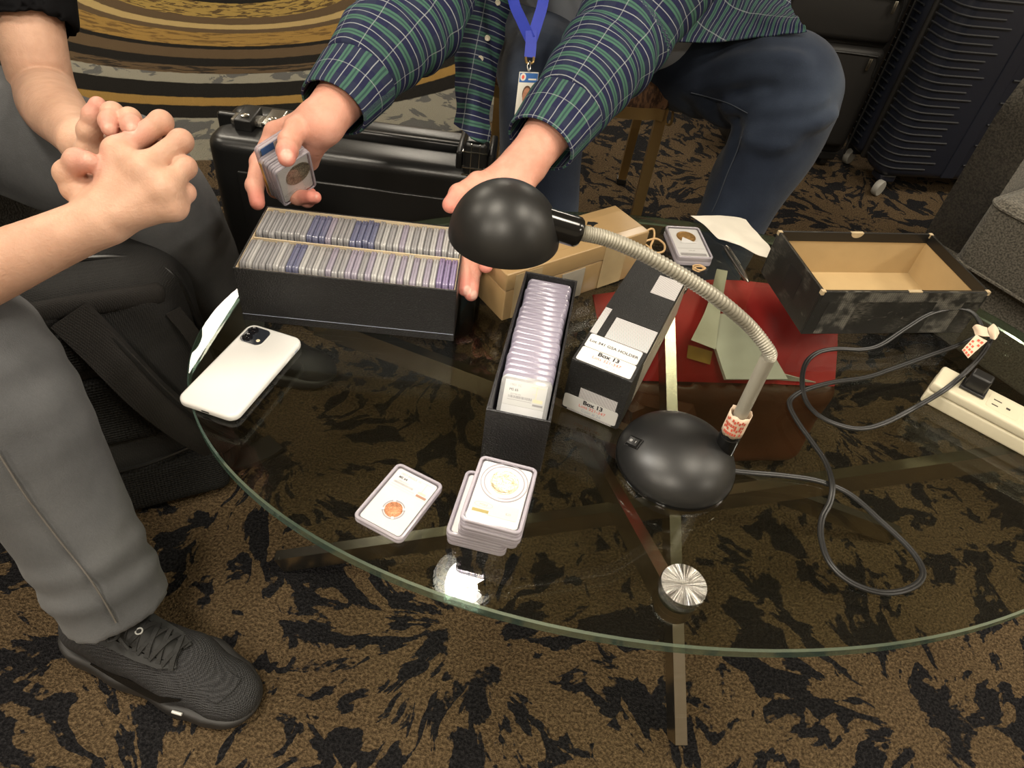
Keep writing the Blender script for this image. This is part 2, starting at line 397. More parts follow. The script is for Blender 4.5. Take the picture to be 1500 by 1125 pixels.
def radial_steel():
    t = NT('radial_brushed_steel'); s = t.n('SeparateXYZ', {0: t.coord()}); a = t.math('ARCTAN2', s.outputs[1], s.outputs[0])
    f = t.noise(t.n('CombineXYZ', {0: t.math('MULTIPLY', t.math('COSINE', a), 9.0), 1: t.math('MULTIPLY', t.math('SINE', a), 9.0)}).outputs[0], 2.2, 3)
    tg = t.n('Tangent', direction_type='RADIAL', axis='Z').outputs[0]
    nd = t.n('BsdfPrincipled', {'Base Color': t.mix(t.step(f, 0.35, 0.65), (0.22, 0.21, 0.19), (0.62, 0.61, 0.57)), 'Metallic': 1.0, 'Roughness': 0.22, 'Anisotropic': 0.9, 'Tangent': tg, 'Normal': t.bump(f, 0.5, 0.003)})
    return t.done(nd.outputs[0])
M['steel_disc'] = radial_steel()
M['black_leatherette'] = plain('black_leatherette', (0.013, 0.013, 0.014), 0.30, 0, 8, 0.2, 520, 0.8, 0.0016)
M['black_cloth_paper'] = plain('black_grained_paper', (0.012, 0.012, 0.012), 0.36, 0, 8, 0.2, 700, 0.9, 0.0016)
M['card_edge'] = plain('card_edge', (0.42, 0.33, 0.2), 0.8, 0, 60, 0.3)
M['kraft'] = plain('kraft_card', (0.47, 0.335, 0.165), 0.75, 0, 25, 0.09, 200, 0.1)
M['cream_card'] = plain('cream_divider_card', (0.62, 0.5, 0.33), 0.8, 0, 40, 0.12)
M['gold_tape'] = plain('tan_packing_tape', (0.31, 0.205, 0.095), 0.28, 0, 14, 0.14, 40, 0.12, 0.002)
M['tape'] = plain('glossy_clear_tape', (0.36, 0.27, 0.15), 0.12, 0, 30, 0.2, 50, 0.2, 0.001)
M['grey_tape'] = plain('grey_tape', (0.30, 0.27, 0.22), 0.25, 0, 30, 0.2)
M['white_case'] = plain('white_phone_case', (0.62, 0.615, 0.60), 0.35, 0, 5, 0.015)
M['black_gloss'] = plain('black_gloss', (0.006, 0.006, 0.008), 0.06, 0, 5, 0.1)
M['lens_glass'] = plain('lens_glass', (0.002, 0.002, 0.004), 0.03, 0, 5, 0.1)
M['flash'] = plain('flash_lens', (0.8, 0.7, 0.5), 0.3, 0, 200, 0.1)
M['camera_glass'] = plain('camera_panel', (0.018, 0.021, 0.028), 0.2, 0, 20, 0.05)
M['lamp_black'] = plain('lamp_satin_black', (0.011, 0.011, 0.011), 0.40, 0, 12, 0.15, 700, 0.06, 0.0006)
M['lamp_gloss'] = plain('lamp_gloss_black', (0.007, 0.007, 0.007), 0.16, 0, 12, 0.1)
M['grey_paint'] = plain('grey_lamp_paint', (0.36, 0.34, 0.28), 0.38, 0.3, 40, 0.06)
M['switch'] = plain('switch_plastic', (0.02, 0.02, 0.02), 0.3, 0, 30, 0.1)
M['print_white'] = plain('white_print', (0.7, 0.7, 0.7), 0.6, 0, 30, 0.02)
M['tag_paper'] = plain('cream_tag_paper', (0.72, 0.56, 0.42), 0.7, 0, 60, 0.08)
M['red_print'] = plain('red_print', (0.62, 0.10, 0.06), 0.7, 0, 60, 0.15)
M['grey_print'] = plain('grey_print', (0.30, 0.34, 0.42), 0.7, 0, 60, 0.1)
M['black_print'] = plain('black_print', (0.015, 0.015, 0.02), 0.7, 0, 60, 0.1)
M['faint_print'] = plain('faint_print', (0.30, 0.29, 0.29), 0.7, 0, 60, 0.1)
M['gold_print'] = plain('gold_print', (0.34, 0.27, 0.07), 0.5, 0, 60, 0.1)
M['tan_print'] = plain('pale_tan_print', (0.72, 0.62, 0.42), 0.7, 0, 60, 0.1)
M['brown_print'] = plain('brown_print', (0.36, 0.19, 0.12), 0.6, 0, 60, 0.1)
M['label_white'] = plain('white_label', (0.56, 0.555, 0.535), 0.6, 0, 30, 0.02)
M['bulb'] = None
t = NT('lamp_bulb'); M['bulb'] = t.done(t.n('Emission', {'Color': (1.0, 0.96, 0.88), 'Strength': 16.0}).outputs[0])
t = NT('light_diffuser'); M['diffuser'] = t.done(t.n('Emission', {'Color': (1.0, 0.87, 0.68), 'Strength': 3.0}).outputs[0])
def slab_plastic(name, col, share=0.55):
    t = NT(name); tr = t.n('BsdfTransparent', {'Color': tuple(0.55 + 0.45 * x for x in col)}).outputs[0]
    b = t.bsdf(col, 0.18, 0, None, Specular_IOR_Level=0.7)
    return t.done(t.n('MixShader', {0: share, 1: tr, 2: b}).outputs[0])
SL = [slab_plastic('clear_slab_plastic', (0.36, 0.355, 0.365)), slab_plastic('lavender_slab_plastic', (0.38, 0.345, 0.43)),
      slab_plastic('bluish_slab_plastic', (0.17, 0.18, 0.30)), slab_plastic('milky_slab_plastic', (0.52, 0.515, 0.51)), slab_plastic('purple_slab_plastic', (0.30, 0.24, 0.42))]
M['slab_clear'] = clear('clear_slab_window', (0.97, 0.97, 0.97), 1.45, 0.03)
M['slab_rim'] = slab_plastic('slab_rim_plastic', (0.52, 0.485, 0.54), 0.5)
M['insert'] = plain('white_slab_insert', (0.60, 0.595, 0.59), 0.55, 0, 20, 0.02)
def coin(name, a, b, sc=520, mt=0.85):
    t = NT(name); c = t.coord(); f = t.noise(c, sc, 3, 1.2); g = t.noise(c, sc * 0.45, 2, 0.8)
    return t.done(t.bsdf(t.mix(t.step(f, 0.35, 0.65), a, b), 0.33, mt, t.bump(t.math('ADD', f, g), 0.7, 0.0012)))
M['copper'] = coin('copper_coin', (0.40, 0.16, 0.07), (0.72, 0.36, 0.20)); M['silver'] = coin('toned_silver_coin', (0.10, 0.09, 0.065), (0.40, 0.36, 0.27), 520, 0.35)
M['pale_gold'] = coin('pale_gold_coin', (0.75, 0.60, 0.36), (0.95, 0.88, 0.72)); M['gold'] = coin('gold_coin', (0.36, 0.19, 0.05), (0.66, 0.40, 0.13))
M['rubber_black'] = plain('black_rubber', (0.010, 0.010, 0.010), 0.38, 0, 20, 0.2)
M['cable'] = plain('black_cable', (0.007, 0.007, 0.007), 0.42, 0, 40, 0.1)
M['ivory'] = plain('ivory_plastic', (0.60, 0.55, 0.41), 0.4, 0, 8, 0.05)
M['slot'] = plain('socket_slot', (0.03, 0.025, 0.02), 0.7, 0, 20, 0.1)
M['rubber_band'] = plain('tan_rubber_band', (0.56, 0.37, 0.18), 0.6, 0, 30, 0.1)
M['paper'] = plain('white_paper', (0.88, 0.87, 0.84), 0.65, 0, 20, 0.03, 60, 0.08, 0.002)
M['plastic_sleeve'] = plain('milky_plastic_sleeve', (0.66, 0.62, 0.54), 0.35, 0, 20, 0.06, 70, 0.2, 0.003)
M['red_card'] = plain('red_folder', (0.62, 0.02, 0.026), 0.5, 0, 6, 0.12)
M['brown_leather'] = plain('brown_leather', (0.105, 0.034, 0.013), 0.42, 0, 7, 0.3, 160, 0.25, 0.002)
M['mustard'] = plain('mustard_card', (0.42, 0.24, 0.04), 0.6, 0, 10, 0.1)
M['case_black'] = plain('black_hard_case', (0.010, 0.010, 0.010), 0.33, 0, 5, 0.25, 300, 0.12, 0.001)
M['chrome'] = plain('dull_chrome', (0.55, 0.53, 0.48), 0.25, 1.0, 30, 0.1)
M['nylon'] = None
def weave(name, a, b, sc, rough=0.75, bs=0.5, bd=0.002):
    t = NT(name); v = t.coord(); ch = t.n('TexVoronoi', {'Vector': v, 'Scale': sc, 'Randomness': 0.15}).outputs[0]; f = t.noise(v, 12, 3)
    return t.done(t.bsdf(t.mix(t.math('ADD', t.math('MULTIPLY', f, 0.5), t.math('MULTIPLY', ch, 0.5)), a, b), rough, 0, t.bump(ch, bs, bd), Specular_IOR_Level=0.3))
M['nylon'] = weave('black_ballistic_nylon', (0.008, 0.008, 0.008), (0.030, 0.029, 0.028), 420)
M['mesh_pad'] = weave('black_air_mesh', (0.004, 0.004, 0.004), (0.020, 0.020, 0.020), 230, 0.85, 0.9, 0.004)
M['webbing'] = weave('black_webbing', (0.010, 0.009, 0.009), (0.034, 0.031, 0.028), 520)
M['navy_shell'] = plain('navy_hard_shell', (0.010, 0.012, 0.020), 0.36, 0, 4, 0.2, 500, 0.1, 0.001)
M['rib'] = plain('navy_rib', (0.007, 0.008, 0.011), 0.7, 0, 4, 0.2)
M['soft_case'] = plain('black_soft_case', (0.012, 0.011, 0.010), 0.55, 0, 12, 0.2, 500, 0.3)
M['wheel'] = plain('grey_wheel', (0.30, 0.29, 0.26), 0.45, 0, 20, 0.1)
def tweed():
    t = NT('grey_tweed'); c = t.coord(); f = t.noise(c, 260, 3); g = t.noise(c, 6, 3)
    col = t.mix(t.step(f, 0.32, 0.68), (0.045, 0.041, 0.034), (0.175, 0.160, 0.130)); return t.done(t.bsdf(t.mix(t.math('MULTIPLY', g, 0.35), col, (0.06, 0.055, 0.045)), 0.95, 0, t.bump(f, 0.6, 0.003), Specular_IOR_Level=0.15, Sheen_Weight=0.15))
M['tweed'] = tweed()
M['gold_frame'] = plain('gold_painted_steel', (0.40, 0.27, 0.11), 0.30, 0.75, 12, 0.08)
def chair_fabric():
    t = NT('brown_patterned_fabric'); v = t.n('Mapping', {'Vector': t.coord(), 'Scale': (160, 25, 60)}).outputs[0]; f = t.noise(v, 1.0, 3)
    return t.done(t.bsdf(t.mix(t.step(f, 0.4, 0.6), (0.045, 0.020, 0.010), (0.15, 0.075, 0.035)), 0.85, 0, t.bump(f, 0.3, 0.002)))
M['chair_fabric'] = chair_fabric()
def denim(name, a, b, worn, wc):
    t = NT(name); c = t.coord(); f = t.noise(c, 6, 4); g = t.noise(t.n('Mapping', {'Vector': c, 'Scale': (500, 500, 90)}).outputs[0], 1.0, 2)
    col = t.mix(t.step(f, 0.3, 0.7), a, b); col = t.mix(t.math('MULTIPLY', t.step(t.noise(c, 3.2, 3), 0.48, 0.72), worn), col, wc); col = t.mix(t.math('MULTIPLY', g, 0.3), col, tuple(x * 0.5 for x in a))
    return t.done(t.bsdf(col, 0.85, 0, t.bump(t.math('ADD', t.noise(c, 700, 2), t.math('MULTIPLY', t.noise(c, 45, 3), 1.2)), 0.35, 0.002), Specular_IOR_Level=0.2, Sheen_Weight=0.1))
M['blue_denim'] = denim('dark_blue_denim', (0.012, 0.018, 0.034), (0.028, 0.040, 0.066), 0.7, (0.070, 0.090, 0.125))
M['grey_denim'] = denim('washed_grey_denim', (0.066, 0.068, 0.072), (0.118, 0.121, 0.127), 0.45, (0.18, 0.183, 0.188))
M['thread'] = plain('seam_thread', (0.11, 0.10, 0.09), 0.8, 0, 100, 0.2)
M['blue_thread'] = plain('blue_seam_thread', (0.032, 0.040, 0.055), 0.8, 0, 100, 0.2)
M['black_knit'] = plain('black_cotton', (0.005, 0.005, 0.006), 0.9, 0, 12, 0.2, 600, 0.2, 0.001, Specular_IOR_Level=0.1)
M['grey_knit'] = plain('grey_cotton', (0.27, 0.29, 0.33), 0.9, 0, 8, 0.08, 40, 0.15, 0.003, Specular_IOR_Level=0.1)
def plaid(name):
    """su runs across the stripes in metres, sv along them"""
    t = NT(name); u = t.n('Attribute', attribute_name='su').outputs['Fac']; v = t.n('Attribute', attribute_name='sv').outputs['Fac']; c = t.coord()
    wv = t.math('MULTIPLY', t.math('SUBTRACT', t.noise(c, 14, 2), 0.5), 0.006); u = t.math('ADD', u, wv)
    def band(x, per, ctr, half, soft):
        ph = t.math('FRACT', t.math('DIVIDE', t.math('ADD', x, 10.0), per)); d = t.math('ABSOLUTE', t.math('SUBTRACT', ph, ctr)); return t.step(d, half + soft, half)
    navy = (0.017, 0.020, 0.056); green = (0.058, 0.132, 0.102); dkg = (0.024, 0.055, 0.058); wh = (0.40, 0.43, 0.45)
    col = t.mix(t.math('MULTIPLY', band(v, 0.052, 0.5, 0.16, 0.03), 0.55), navy, (0.026, 0.034, 0.062))
    col = t.mix(band(u, 0.027, 0.30, 0.150, 0.035), col, green); col = t.mix(t.math('MULTIPLY', band(u, 0.027, 0.30, 0.035, 0.03), 0.8), col, dkg)
    col = t.mix(t.math('MULTIPLY', band(u, 0.027, 0.78, 0.016, 0.018), 0.65), col, wh); col = t.mix(t.math('MULTIPLY', band(v, 0.046, 0.1, 0.009, 0.011), 0.42), col, wh)
    return t.done(t.bsdf(col, 0.85, 0, t.bump(t.math('ADD', t.noise(c, 800, 2), t.math('MULTIPLY', t.noise(c, 55, 3), 1.5)), 0.3, 0.0015), Specular_IOR_Level=0.15))
M['plaid'] = plaid('navy_green_plaid')
M['button'] = plain('pearl_button', (0.72, 0.66, 0.52), 0.3, 0, 60, 0.05)
M['lanyard'] = plain('blue_lanyard', (0.020, 0.040, 0.40), 0.6, 0, 60, 0.1, 500, 0.2)
M['badge_white'] = plain('badge_card', (0.62, 0.60, 0.54), 0.4, 0, 30, 0.03); M['badge_blue'] = plain('badge_blue_print', (0.03, 0.11, 0.32), 0.4, 0, 30, 0.05)
M['photo_skin'] = plain('printed_portrait', (0.42, 0.20, 0.12), 0.5, 0, 120, 0.4); M['photo_hair'] = plain('printed_hair', (0.10, 0.05, 0.03), 0.5, 0, 90, 0.3)
def skin(name, a, b, red, nailc):
    t = NT(name); c = t.coord(); f = t.noise(c, 55, 4); g = t.noise(c, 16, 3)
    col = t.mix(t.step(t.math('ADD', t.math('MULTIPLY', f, 0.4), t.math('MULTIPLY', g, 0.6)), 0.35, 0.65), a, b)
    col = t.mix(t.math('MULTIPLY', t.n('Attribute', attribute_name='flush').outputs['Fac'], 0.75), col, red)
    nail = t.n('Attribute', attribute_name='nail').outputs['Fac']; col = t.mix(nail, col, nailc)
    pores = t.bump(t.math('ADD', t.noise(c, 420, 3), t.math('MULTIPLY', t.noise(c, 130, 3, 0.6), 1.4)), 0.28, 0.0014)
    ro = t.math('SUBTRACT', 0.50, t.math('MULTIPLY', nail, 0.2))
    return t.done(t.bsdf(col, ro, 0, pores, Subsurface_Weight=0.12, Subsurface_Radius=(0.008, 0.003, 0.0015), Subsurface_Scale=1.0, Specular_IOR_Level=0.35))
M['skin_a'] = skin('tan_skin', (0.50, 0.295, 0.205), (0.60, 0.37, 0.265), (0.58, 0.245, 0.20), (0.62, 0.36, 0.285))
M['skin_b'] = skin('ruddy_skin', (0.60, 0.285, 0.205), (0.70, 0.365, 0.275), (0.66, 0.20, 0.165), (0.68, 0.40, 0.325))
M['hair'] = plain('brown_hair', (0.05, 0.03, 0.018), 0.6, 0, 60, 0.3, 300, 0.5, 0.003)
M['shoe_mesh'] = weave('black_knit_mesh', (0.006, 0.006, 0.007), (0.075, 0.075, 0.08), 430, 0.6, 0.9, 0.003)
M['shoe_black'] = plain('black_shoe_overlay', (0.006, 0.006, 0.006), 0.62, 0, 30, 0.2)
M['shoe_sole'] = plain('charcoal_foam_sole', (0.026, 0.025, 0.025), 0.55, 0, 20, 0.15)
M['lace'] = weave('black_lace', (0.010, 0.010, 0.010), (0.05, 0.05, 0.05), 900)
M['reflective'] = plain('reflective_tab', (0.7, 0.7, 0.68), 0.3, 0.2, 60, 0.05)

# ------------------------------------------------------------------ the room
def struct(name, lo, hi, m):
    o = MB().box(lo, hi).build(name, m); o['kind'] = 'structure'; return o
struct('floor', (-5, -3, -0.05), (5, 8, 0), M['carpet'])
struct('ceiling', (-5, -3, CEIL_Z), (5, 8, CEIL_Z + 0.1), M['ceiling'])
struct('wall_left', (-5.1, -3, 0), (-5, 8, CEIL_Z), M['wall']); struct('wall_right', (5, -3, 0), (5.1, 8, CEIL_Z), M['wall'])
struct('wall_back', (-5, 8, 0), (5, 8.1, CEIL_Z), M['wall']); struct('wall_front', (-5, -3.1, 0), (5, -3, CEIL_Z), M['wall'])
for lx, ly, sx, sy, pw in CEILING_AND_FILL_LAMPS:
    t = thing('ceiling_or_fill_light', 'white framed square light in the beige ceiling', 'light', (lx, ly, CEIL_Z), 0, 'recessed ceiling lights')
    fr = MB(); w = 0.03
    for a, b in (((-sx/2-w, -sy/2-w), (sx/2+w, -sy/2)), ((-sx/2-w, sy/2), (sx/2+w, sy/2+w)), ((-sx/2-w, -sy/2), (-sx/2, sy/2)), ((sx/2, -sy/2), (sx/2+w, sy/2))):
        fr.box((a[0], a[1], -0.02), (b[0], b[1], 0.0))
    fr.build('frame', M['white_metal'], t)
    MB().box((-sx/2, -sy/2, -0.006), (sx/2, sy/2, -0.001)).build('diffuser', M['diffuser'], t)

# ------------------------------------------------------------------ oval glass coffee table on crossed steel bars
TC = V(0.2165, 0.7235); TA_, TB_, TROT = 0.6345, 0.3985, 0.12
table = thing('glass_coffee_table', 'oval clear glass coffee table on crossed brushed steel bars', 'table', (TC[0], TC[1], 0))
def ell(k, n, ins):
    a = 2 * math.pi * k / n; x, y = (TA_ - ins) * math.cos(a), (TB_ - ins) * math.sin(a)
    return (x * math.cos(TROT) - y * math.sin(TROT), x * math.sin(TROT) + y * math.cos(TROT))
g = MB(); n = 160; GT = 0.016
lp = [[(*ell(k, n, i), TT + z) for k in range(n)] for i, z in ((0.0022, -GT), (0.0, -GT + 0.0022), (0.0, -0.0022), (0.0022, 0.0))]
g.mat(1).loft(lp, False, False); g.mat(0).add(lp[0], [tuple(reversed(range(n)))]); g.add(lp[-1], [tuple(range(n))])
g.build('glass_top', [M['glass'], M['glass_edge']], table, smooth=True, ang=30)
def bar(p0, p1, w=0.017, h=0.036):
    m = MB(); p0, p1 = np.array(p0), np.array(p1); up = V(0, 0, 1)
    m.strip([p0, p0 + (p1 - p0) * 0.03, p0 + (p1 - p0) * 0.5, p1], [w, w, w, w], up, h)
    return m.build('leg', M['steel'], table, world=True)
TIPS = [((0.303, 0.380, 0.022), (0.226, 0.915, 0.372)), ((-0.325, 0.566, 0.021), (0.705, 0.692, 0.372)),
        ((0.142, 0.945, 0.022), (0.203, 0.386, 0.372)), ((0.735, 0.800, 0.021), (-0.290, 0.752, 0.372))]
for p0, p1 in TIPS:
    bar(p0, p1)
    d = MB().lathe([(0.024, 0.0), (0.0245, 0.004), (0.0235, 0.0065)], (0, 0, 0), n=48).build('mounting_disc', M['steel_disc'], table, smooth=True, ang=30)
    d.location = (p1[0] - TC[0], p1[1] - TC[1], TT + 0.0002)
    s = MB().lathe([(0.021, 0.372), (0.021, TT - GT - 0.0005)], (p1[0], p1[1], 0), n=40).build('standoff', M['steel'], table, world=True, smooth=True, ang=30)

# ------------------------------------------------------------------ coin slabs
def slab_case_mesh(w=0.059, l=0.084, t=0.0078, r=0.0062):
    """upright case: width along x, height along z, thickness along y"""
    m = MB(); lo = []
    for y, ins in ((-t/2, 0.0016), (-t/2 + 0.0011, 0.0), (-0.0007, 0.0), (0.0, 0.0012), (0.0007, 0.0), (t/2 - 0.0011, 0.0), (t/2, 0.0016)):
        lo.append([(x, y, z) for x, z in reversed(rrect(0, l/2, w - 2*ins, l - 2*ins, r - ins, 3))])
    return m.loft(lo).mesh('case', True, 35)
def slab_insert_mesh(w=0.049, l=0.075, t=0.0046, z0=0.0045):
    return MB().loft([[(x, y, z) for x, z in reversed(rrect(0, z0 + l/2, w, l, 0.004, 3))] for y in (-t/2, t/2)]).mesh('insert')
CASE_ME = slab_case_mesh(); INS_ME = slab_insert_mesh()
CASES = []
for m_ in SL: c = CASE_ME.copy(); c.materials.append(m_); CASES.append(c)
INS_ME.materials.append(M['insert'])
LABEL_ME = MB().box((-0.0245, -0.0043, 0.050), (0.0245, -0.0024, 0.0792)).mesh('top_label'); LABEL_ME.materials.append(M['label_white'])
def row_slab(loc, rot, k, label, group):
    o = bpy.data.objects.new('coin_slab', CASES[k]); COL.objects.link(o); o.location = loc; o.rotation_euler = rot
    tag(o, label, 'coin slab', group, 'thing')
    i = bpy.data.objects.new('insert', INS_ME); COL.objects.link(i); i.parent = o
    return o
def flat_slab(name, label, cx, cy, z, ang, coin_mat, coin_c=(0, -0.012), coin_r=0.0095, w=0.060, l=0.085, t=0.0082, group=None, ring=None, tilt=None):
    """a slab lying flat with a clear case, raised rim, white insert and a coin in its ring"""
    s = thing(name, label, 'coin slab', (cx, cy, z), ang, group, 'thing')
    if tilt is not None: s.rotation_mode = 'QUATERNION'; s.rotation_quaternion = tilt
    body = MB(); body.loft([[(x, y, zz) for x, y in rrect(0, 0, w - 2*i, l - 2*i, 0.0068 - i, 5)] for zz, i in ((0, 0.001), (0.001, 0), (t*0.44, 0), (t*0.5, 0.0006), (t*0.56, 0), (t - 0.001, 0), (t - 0.0002, 0.0006))], True, False)
    body.loft([[(x, y, zz) for x, y in rrect(0, 0, w - 2*i, l - 2*i, 0.0068 - i*0.8, 5)] for zz, i in ((t - 0.0002, 0.0006), (t, 0.0012), (t, 0.0030), (t - 0.0012, 0.0036))], False, False)
    body.build('case_rim', M['slab_rim'], s, smooth=True, ang=35)
    MB().prism(rrect(0, 0, w - 0.0072, l - 0.0072, 0.004, 5), t - 0.0016, t - 0.0011).build('window', M['slab_clear'], s)
    ins = MB().prism(rrect(0, 0, w - 0.010, l - 0.010, 0.0035, 5), 0.0016, t - 0.0026).build('insert', M['insert'], s)
    c = coin_c; zc = t - 0.0026
    if ring:
        MB().lathe([(ring, 0), (ring, 0.0004), (ring - 0.0012, 0.0005), (ring - 0.0012, 0)], (c[0], c[1], zc), n=40, cap0=False, cap1=False).build('coin_ring', M['slab_rim'], s, smooth=True)
    prof = [(coin_r, 0), (coin_r, 0.0006), (coin_r*0.97, 0.0008), (coin_r*0.92, 0.0008), (coin_r*0.90, 0.0005), (coin_r*0.66, 0.0006), (coin_r*0.5, 0.0009), (coin_r*0.2, 0.0010), (0.0002, 0.0010)]
    co = MB().lathe(prof, (0, 0, 0), n=40).build('coin', coin_mat, s, smooth=True, ang=50); co.location = (c[0], c[1], zc + 0.0001)
    return s, ins, zc

# ------------------------------------------------------------------ long double-row slab box (black, open)
def open_box(name, label, cx, cy, ang, w, l, h, th, mo, mi, me_, cat='box'):
    b = thing(name, label, cat, (cx, cy, TT), ang)
    def wall(nm, lo, hi): return MB().rbox(lo, hi, 0.0006, 2, 0.0008).build(nm, mo, b)
    wall('front_wall', (-w/2, -l/2, 0), (w/2, -l/2 + th, h)); wall('back_wall', (-w/2, l/2 - th, 0), (w/2, l/2, h))
    wall('end_wall', (-w/2, -l/2 + th, 0), (-w/2 + th, l/2 - th, h)); wall('end_wall', (w/2 - th, -l/2 + th, 0), (w/2, l/2 - th, h))
    MB().box((-w/2 + th, -l/2 + th, 0), (w/2 - th, l/2 - th, 0.0015)).build('bottom', mo, b)
    ln = MB(); e = 0.0005; i = th
    for lo, hi in (((-w/2 + i, -l/2 + i, 0.0016), (w/2 - i, -l/2 + i + e, h - 0.0006)), ((-w/2 + i, l/2 - i - e, 0.0016), (w/2 - i, l/2 - i, h - 0.0006)),
                   ((-w/2 + i, -l/2 + i + e, 0.0016), (-w/2 + i + e, l/2 - i - e, h - 0.0006)), ((w/2 - i - e, -l/2 + i + e, 0.0016), (w/2 - i, l/2 - i - e, h - 0.0006))): ln.box(lo, hi)
    ln.build('lining', mi, b)
    return b
DB = (-0.2328, 0.7769, 0.069, 0.2818, 0.151, 0.0846)
dbox = open_box('slab_storage_box', 'long open black leatherette box packed with two rows of coin slabs', *DB, 0.0026, M['black_leatherette'], M['cream_card'], M['card_edge'])
MB().box((-DB[3]/2 + 0.0032, -0.0007, 0.0016), (DB[3]/2 - 0.0032, 0.0007, 0.082)).build('divider', M['cream_card'], dbox)
MB().box((-DB[3]/2 + 0.001, -DB[4]/2 - 0.0004, 0.0115), (DB[3]/2 - 0.001, -DB[4]/2 + 0.0002, 0.0119)).build('tape_edge', M['grey_print'], dbox)
def dbw(x, y, z):
    c, s_ = math.cos(DB[2]), math.sin(DB[2]); return (DB[0] + c*x - s_*y, DB[1] + s_*x + c*y, TT + z)
_o = 'first second third fourth fifth sixth seventh eighth ninth tenth eleventh twelfth thirteenth fourteenth fifteenth sixteenth seventeenth eighteenth nineteenth'.split()
ORD = _o + ['twentieth'] + ['twenty-' + q for q in _o[:9]] + ['thirtieth'] + ['thirty-' + q for q in _o[:9]]
KN = ['clear grey', 'lavender tinted', 'bluish', 'milky white edged', 'purple tinted']
for row, y0, nm in ((0, -0.0368, 'front'), (1, 0.0368, 'back')):
    N_ = 33; pitch = (DB[3] - 0.0075) / N_
    for i in range(N_):
        u = i / (N_ - 1)
        if row == 0: k = 2 if 0.20 < u < 0.28 else (4 if u > 0.93 else (3 if (u > 0.62 and i % 2) else (1 if u > 0.4 and rng.random() < 0.7 else rng.choice([0, 0, 3]))))
        else: k = 2 if (0.22 < u < 0.32 or 0.46 < u < 0.58) else (3 if (u > 0.62 and i % 2 == 0) else rng.choice([0, 0, 1]))
        x = -DB[3]/2 + 0.0044 + pitch * (i + 0.5) - 0.0006; lean = rng.uniform(-0.010, 0.016)
        row_slab(dbw(x, y0 + rng.uniform(-0.002, 0.002), 0.0022 + rng.uniform(0, 0.0012)), (0, lean, DB[2] + math.pi/2),
                 k, f'{KN[k]} coin slab {ORD[i]} from left in {nm} row of the long box', f'{nm} row of slabs in the long black box')

# ------------------------------------------------------------------ narrow single-row box
SB = (0.0215, 0.643, -0.0743, 0.0708, 0.2646, 0.085)
sbox = open_box('slab_storage_box', 'narrow open black box holding one row of leaning coin slabs', *SB, 0.0022, M['black_leatherette'], M['black_cloth_paper'], M['card_edge'])
def sbw(x, y, z):
    c, s_ = math.cos(SB[2]), math.sin(SB[2]); return (SB[0] + c*x - s_*y, SB[1] + s_*x + c*y, TT + z)
for i in range(20):
    y = -SB[4]/2 + 0.0265 + i * 0.0101; k = [1, 3, 1, 0, 1, 4, 3][i % 7]
    lean = R(30)
    lab = 'front slab of the narrow box with its printed white label showing' if i == 0 else f'lavender tinted coin slab leaning {ORD[i]} from the front in the narrow black box'
    o = row_slab(sbw(rng.uniform(-0.0012, 0.0012), y, 0.0045), (-lean, 0, SB[2]), 3 if i == 0 else (1 if k in (0, 4) else k) if k != 3 else 1, lab, None if i == 0 else 'slabs in the narrow black box')
    if i == 0:
        lb = bpy.data.objects.new('label', LABEL_ME); COL.objects.link(lb); lb.parent = o
        wl = MB().box((-0.0245, -0.0043, 0.006), (0.0245, -0.0026, 0.0497)).build('insert_face', M['insert'], o)
        def lt(tx, sz, mt, x, z, b=0.0): q = text(tx, sz, mt, lb, (x, -0.00436, z), (math.pi/2, 0, 0), b)
        lt('1901 1C', 0.0040, M['faint_print'], -0.012, 0.0742); lt('MS 65', 0.0042, M['black_print'], -0.0135, 0.0685); lt('3257785-001', 0.0024, M['faint_print'], -0.0105, 0.0634)
        bc = MB(); xx = -0.019
        while xx < 0.008: ww = rng.choice([0.0003, 0.0005, 0.0008]); bc.box((xx, -0.00446, 0.0588), (xx + ww, -0.0043, 0.0618)); xx += ww + rng.choice([0.0003, 0.0005])
        bc.build('barcode', M['faint_print'], lb)
        MB().box((-0.0195, -0.00442, 0.0566), (0.009, -0.0043, 0.0570)).build('rule', M['faint_print'], lb)
        sc_ = MB(); 
        for x0, z0, x1, z1 in ((0.0125, 0.060, 0.0133, 0.077), (0.006, 0.0752, 0.022, 0.0758), (0.010, 0.0575, 0.0215, 0.0615), (0.0085, 0.067, 0.014, 0.0674)): sc_.box((x0, -0.00444, z0), (x1, -0.0043, z1))
        sc_.build('printed_scales', M['tan_print'], lb); MB().box((0.0105, -0.00444, 0.0532), (0.0225, -0.0043, 0.0556)).build('printed_bar', M['faint_print'], lb)

# ------------------------------------------------------------------ closed box with stickers
B13 = (0.1464, 0.7286, -0.3467, 0.076, 0.2674, 0.0846)
b13 = thing('lidded_slab_box', 'closed black grained box with white Box 13 stickers on lid and front', 'box', (B13[0], B13[1], TT), B13[2])
w, l, h = B13[3:]
MB().rbox((-w/2 + 0.0016, -l/2 + 0.0016, 0), (w/2 - 0.0016, l/2 - 0.0016, h - 0.003), 0.0012, 2).build('body', M['black_leatherette'], b13)
lid = MB(); lid.rbox((-w/2, -l/2, h - 0.0022), (w/2, l/2, h), 0.0010, 2)
lid.box((-w/2, -l/2 + 0.0006, 0.004), (-w/2 + 0.0014, l/2, h - 0.0022)); lid.box((w/2 - 0.0014, -l/2 + 0.0006, 0.004), (w/2, l/2, h - 0.0022)); lid.box((-w/2, -l/2, 0.004), (w/2, -l/2 + 0.0014, h - 0.0022)); lid.box((-w/2, l/2 - 0.0014, 0.004), (w/2, l/2, h - 0.0022))
lid.build('lid', M['black_cloth_paper'], b13)
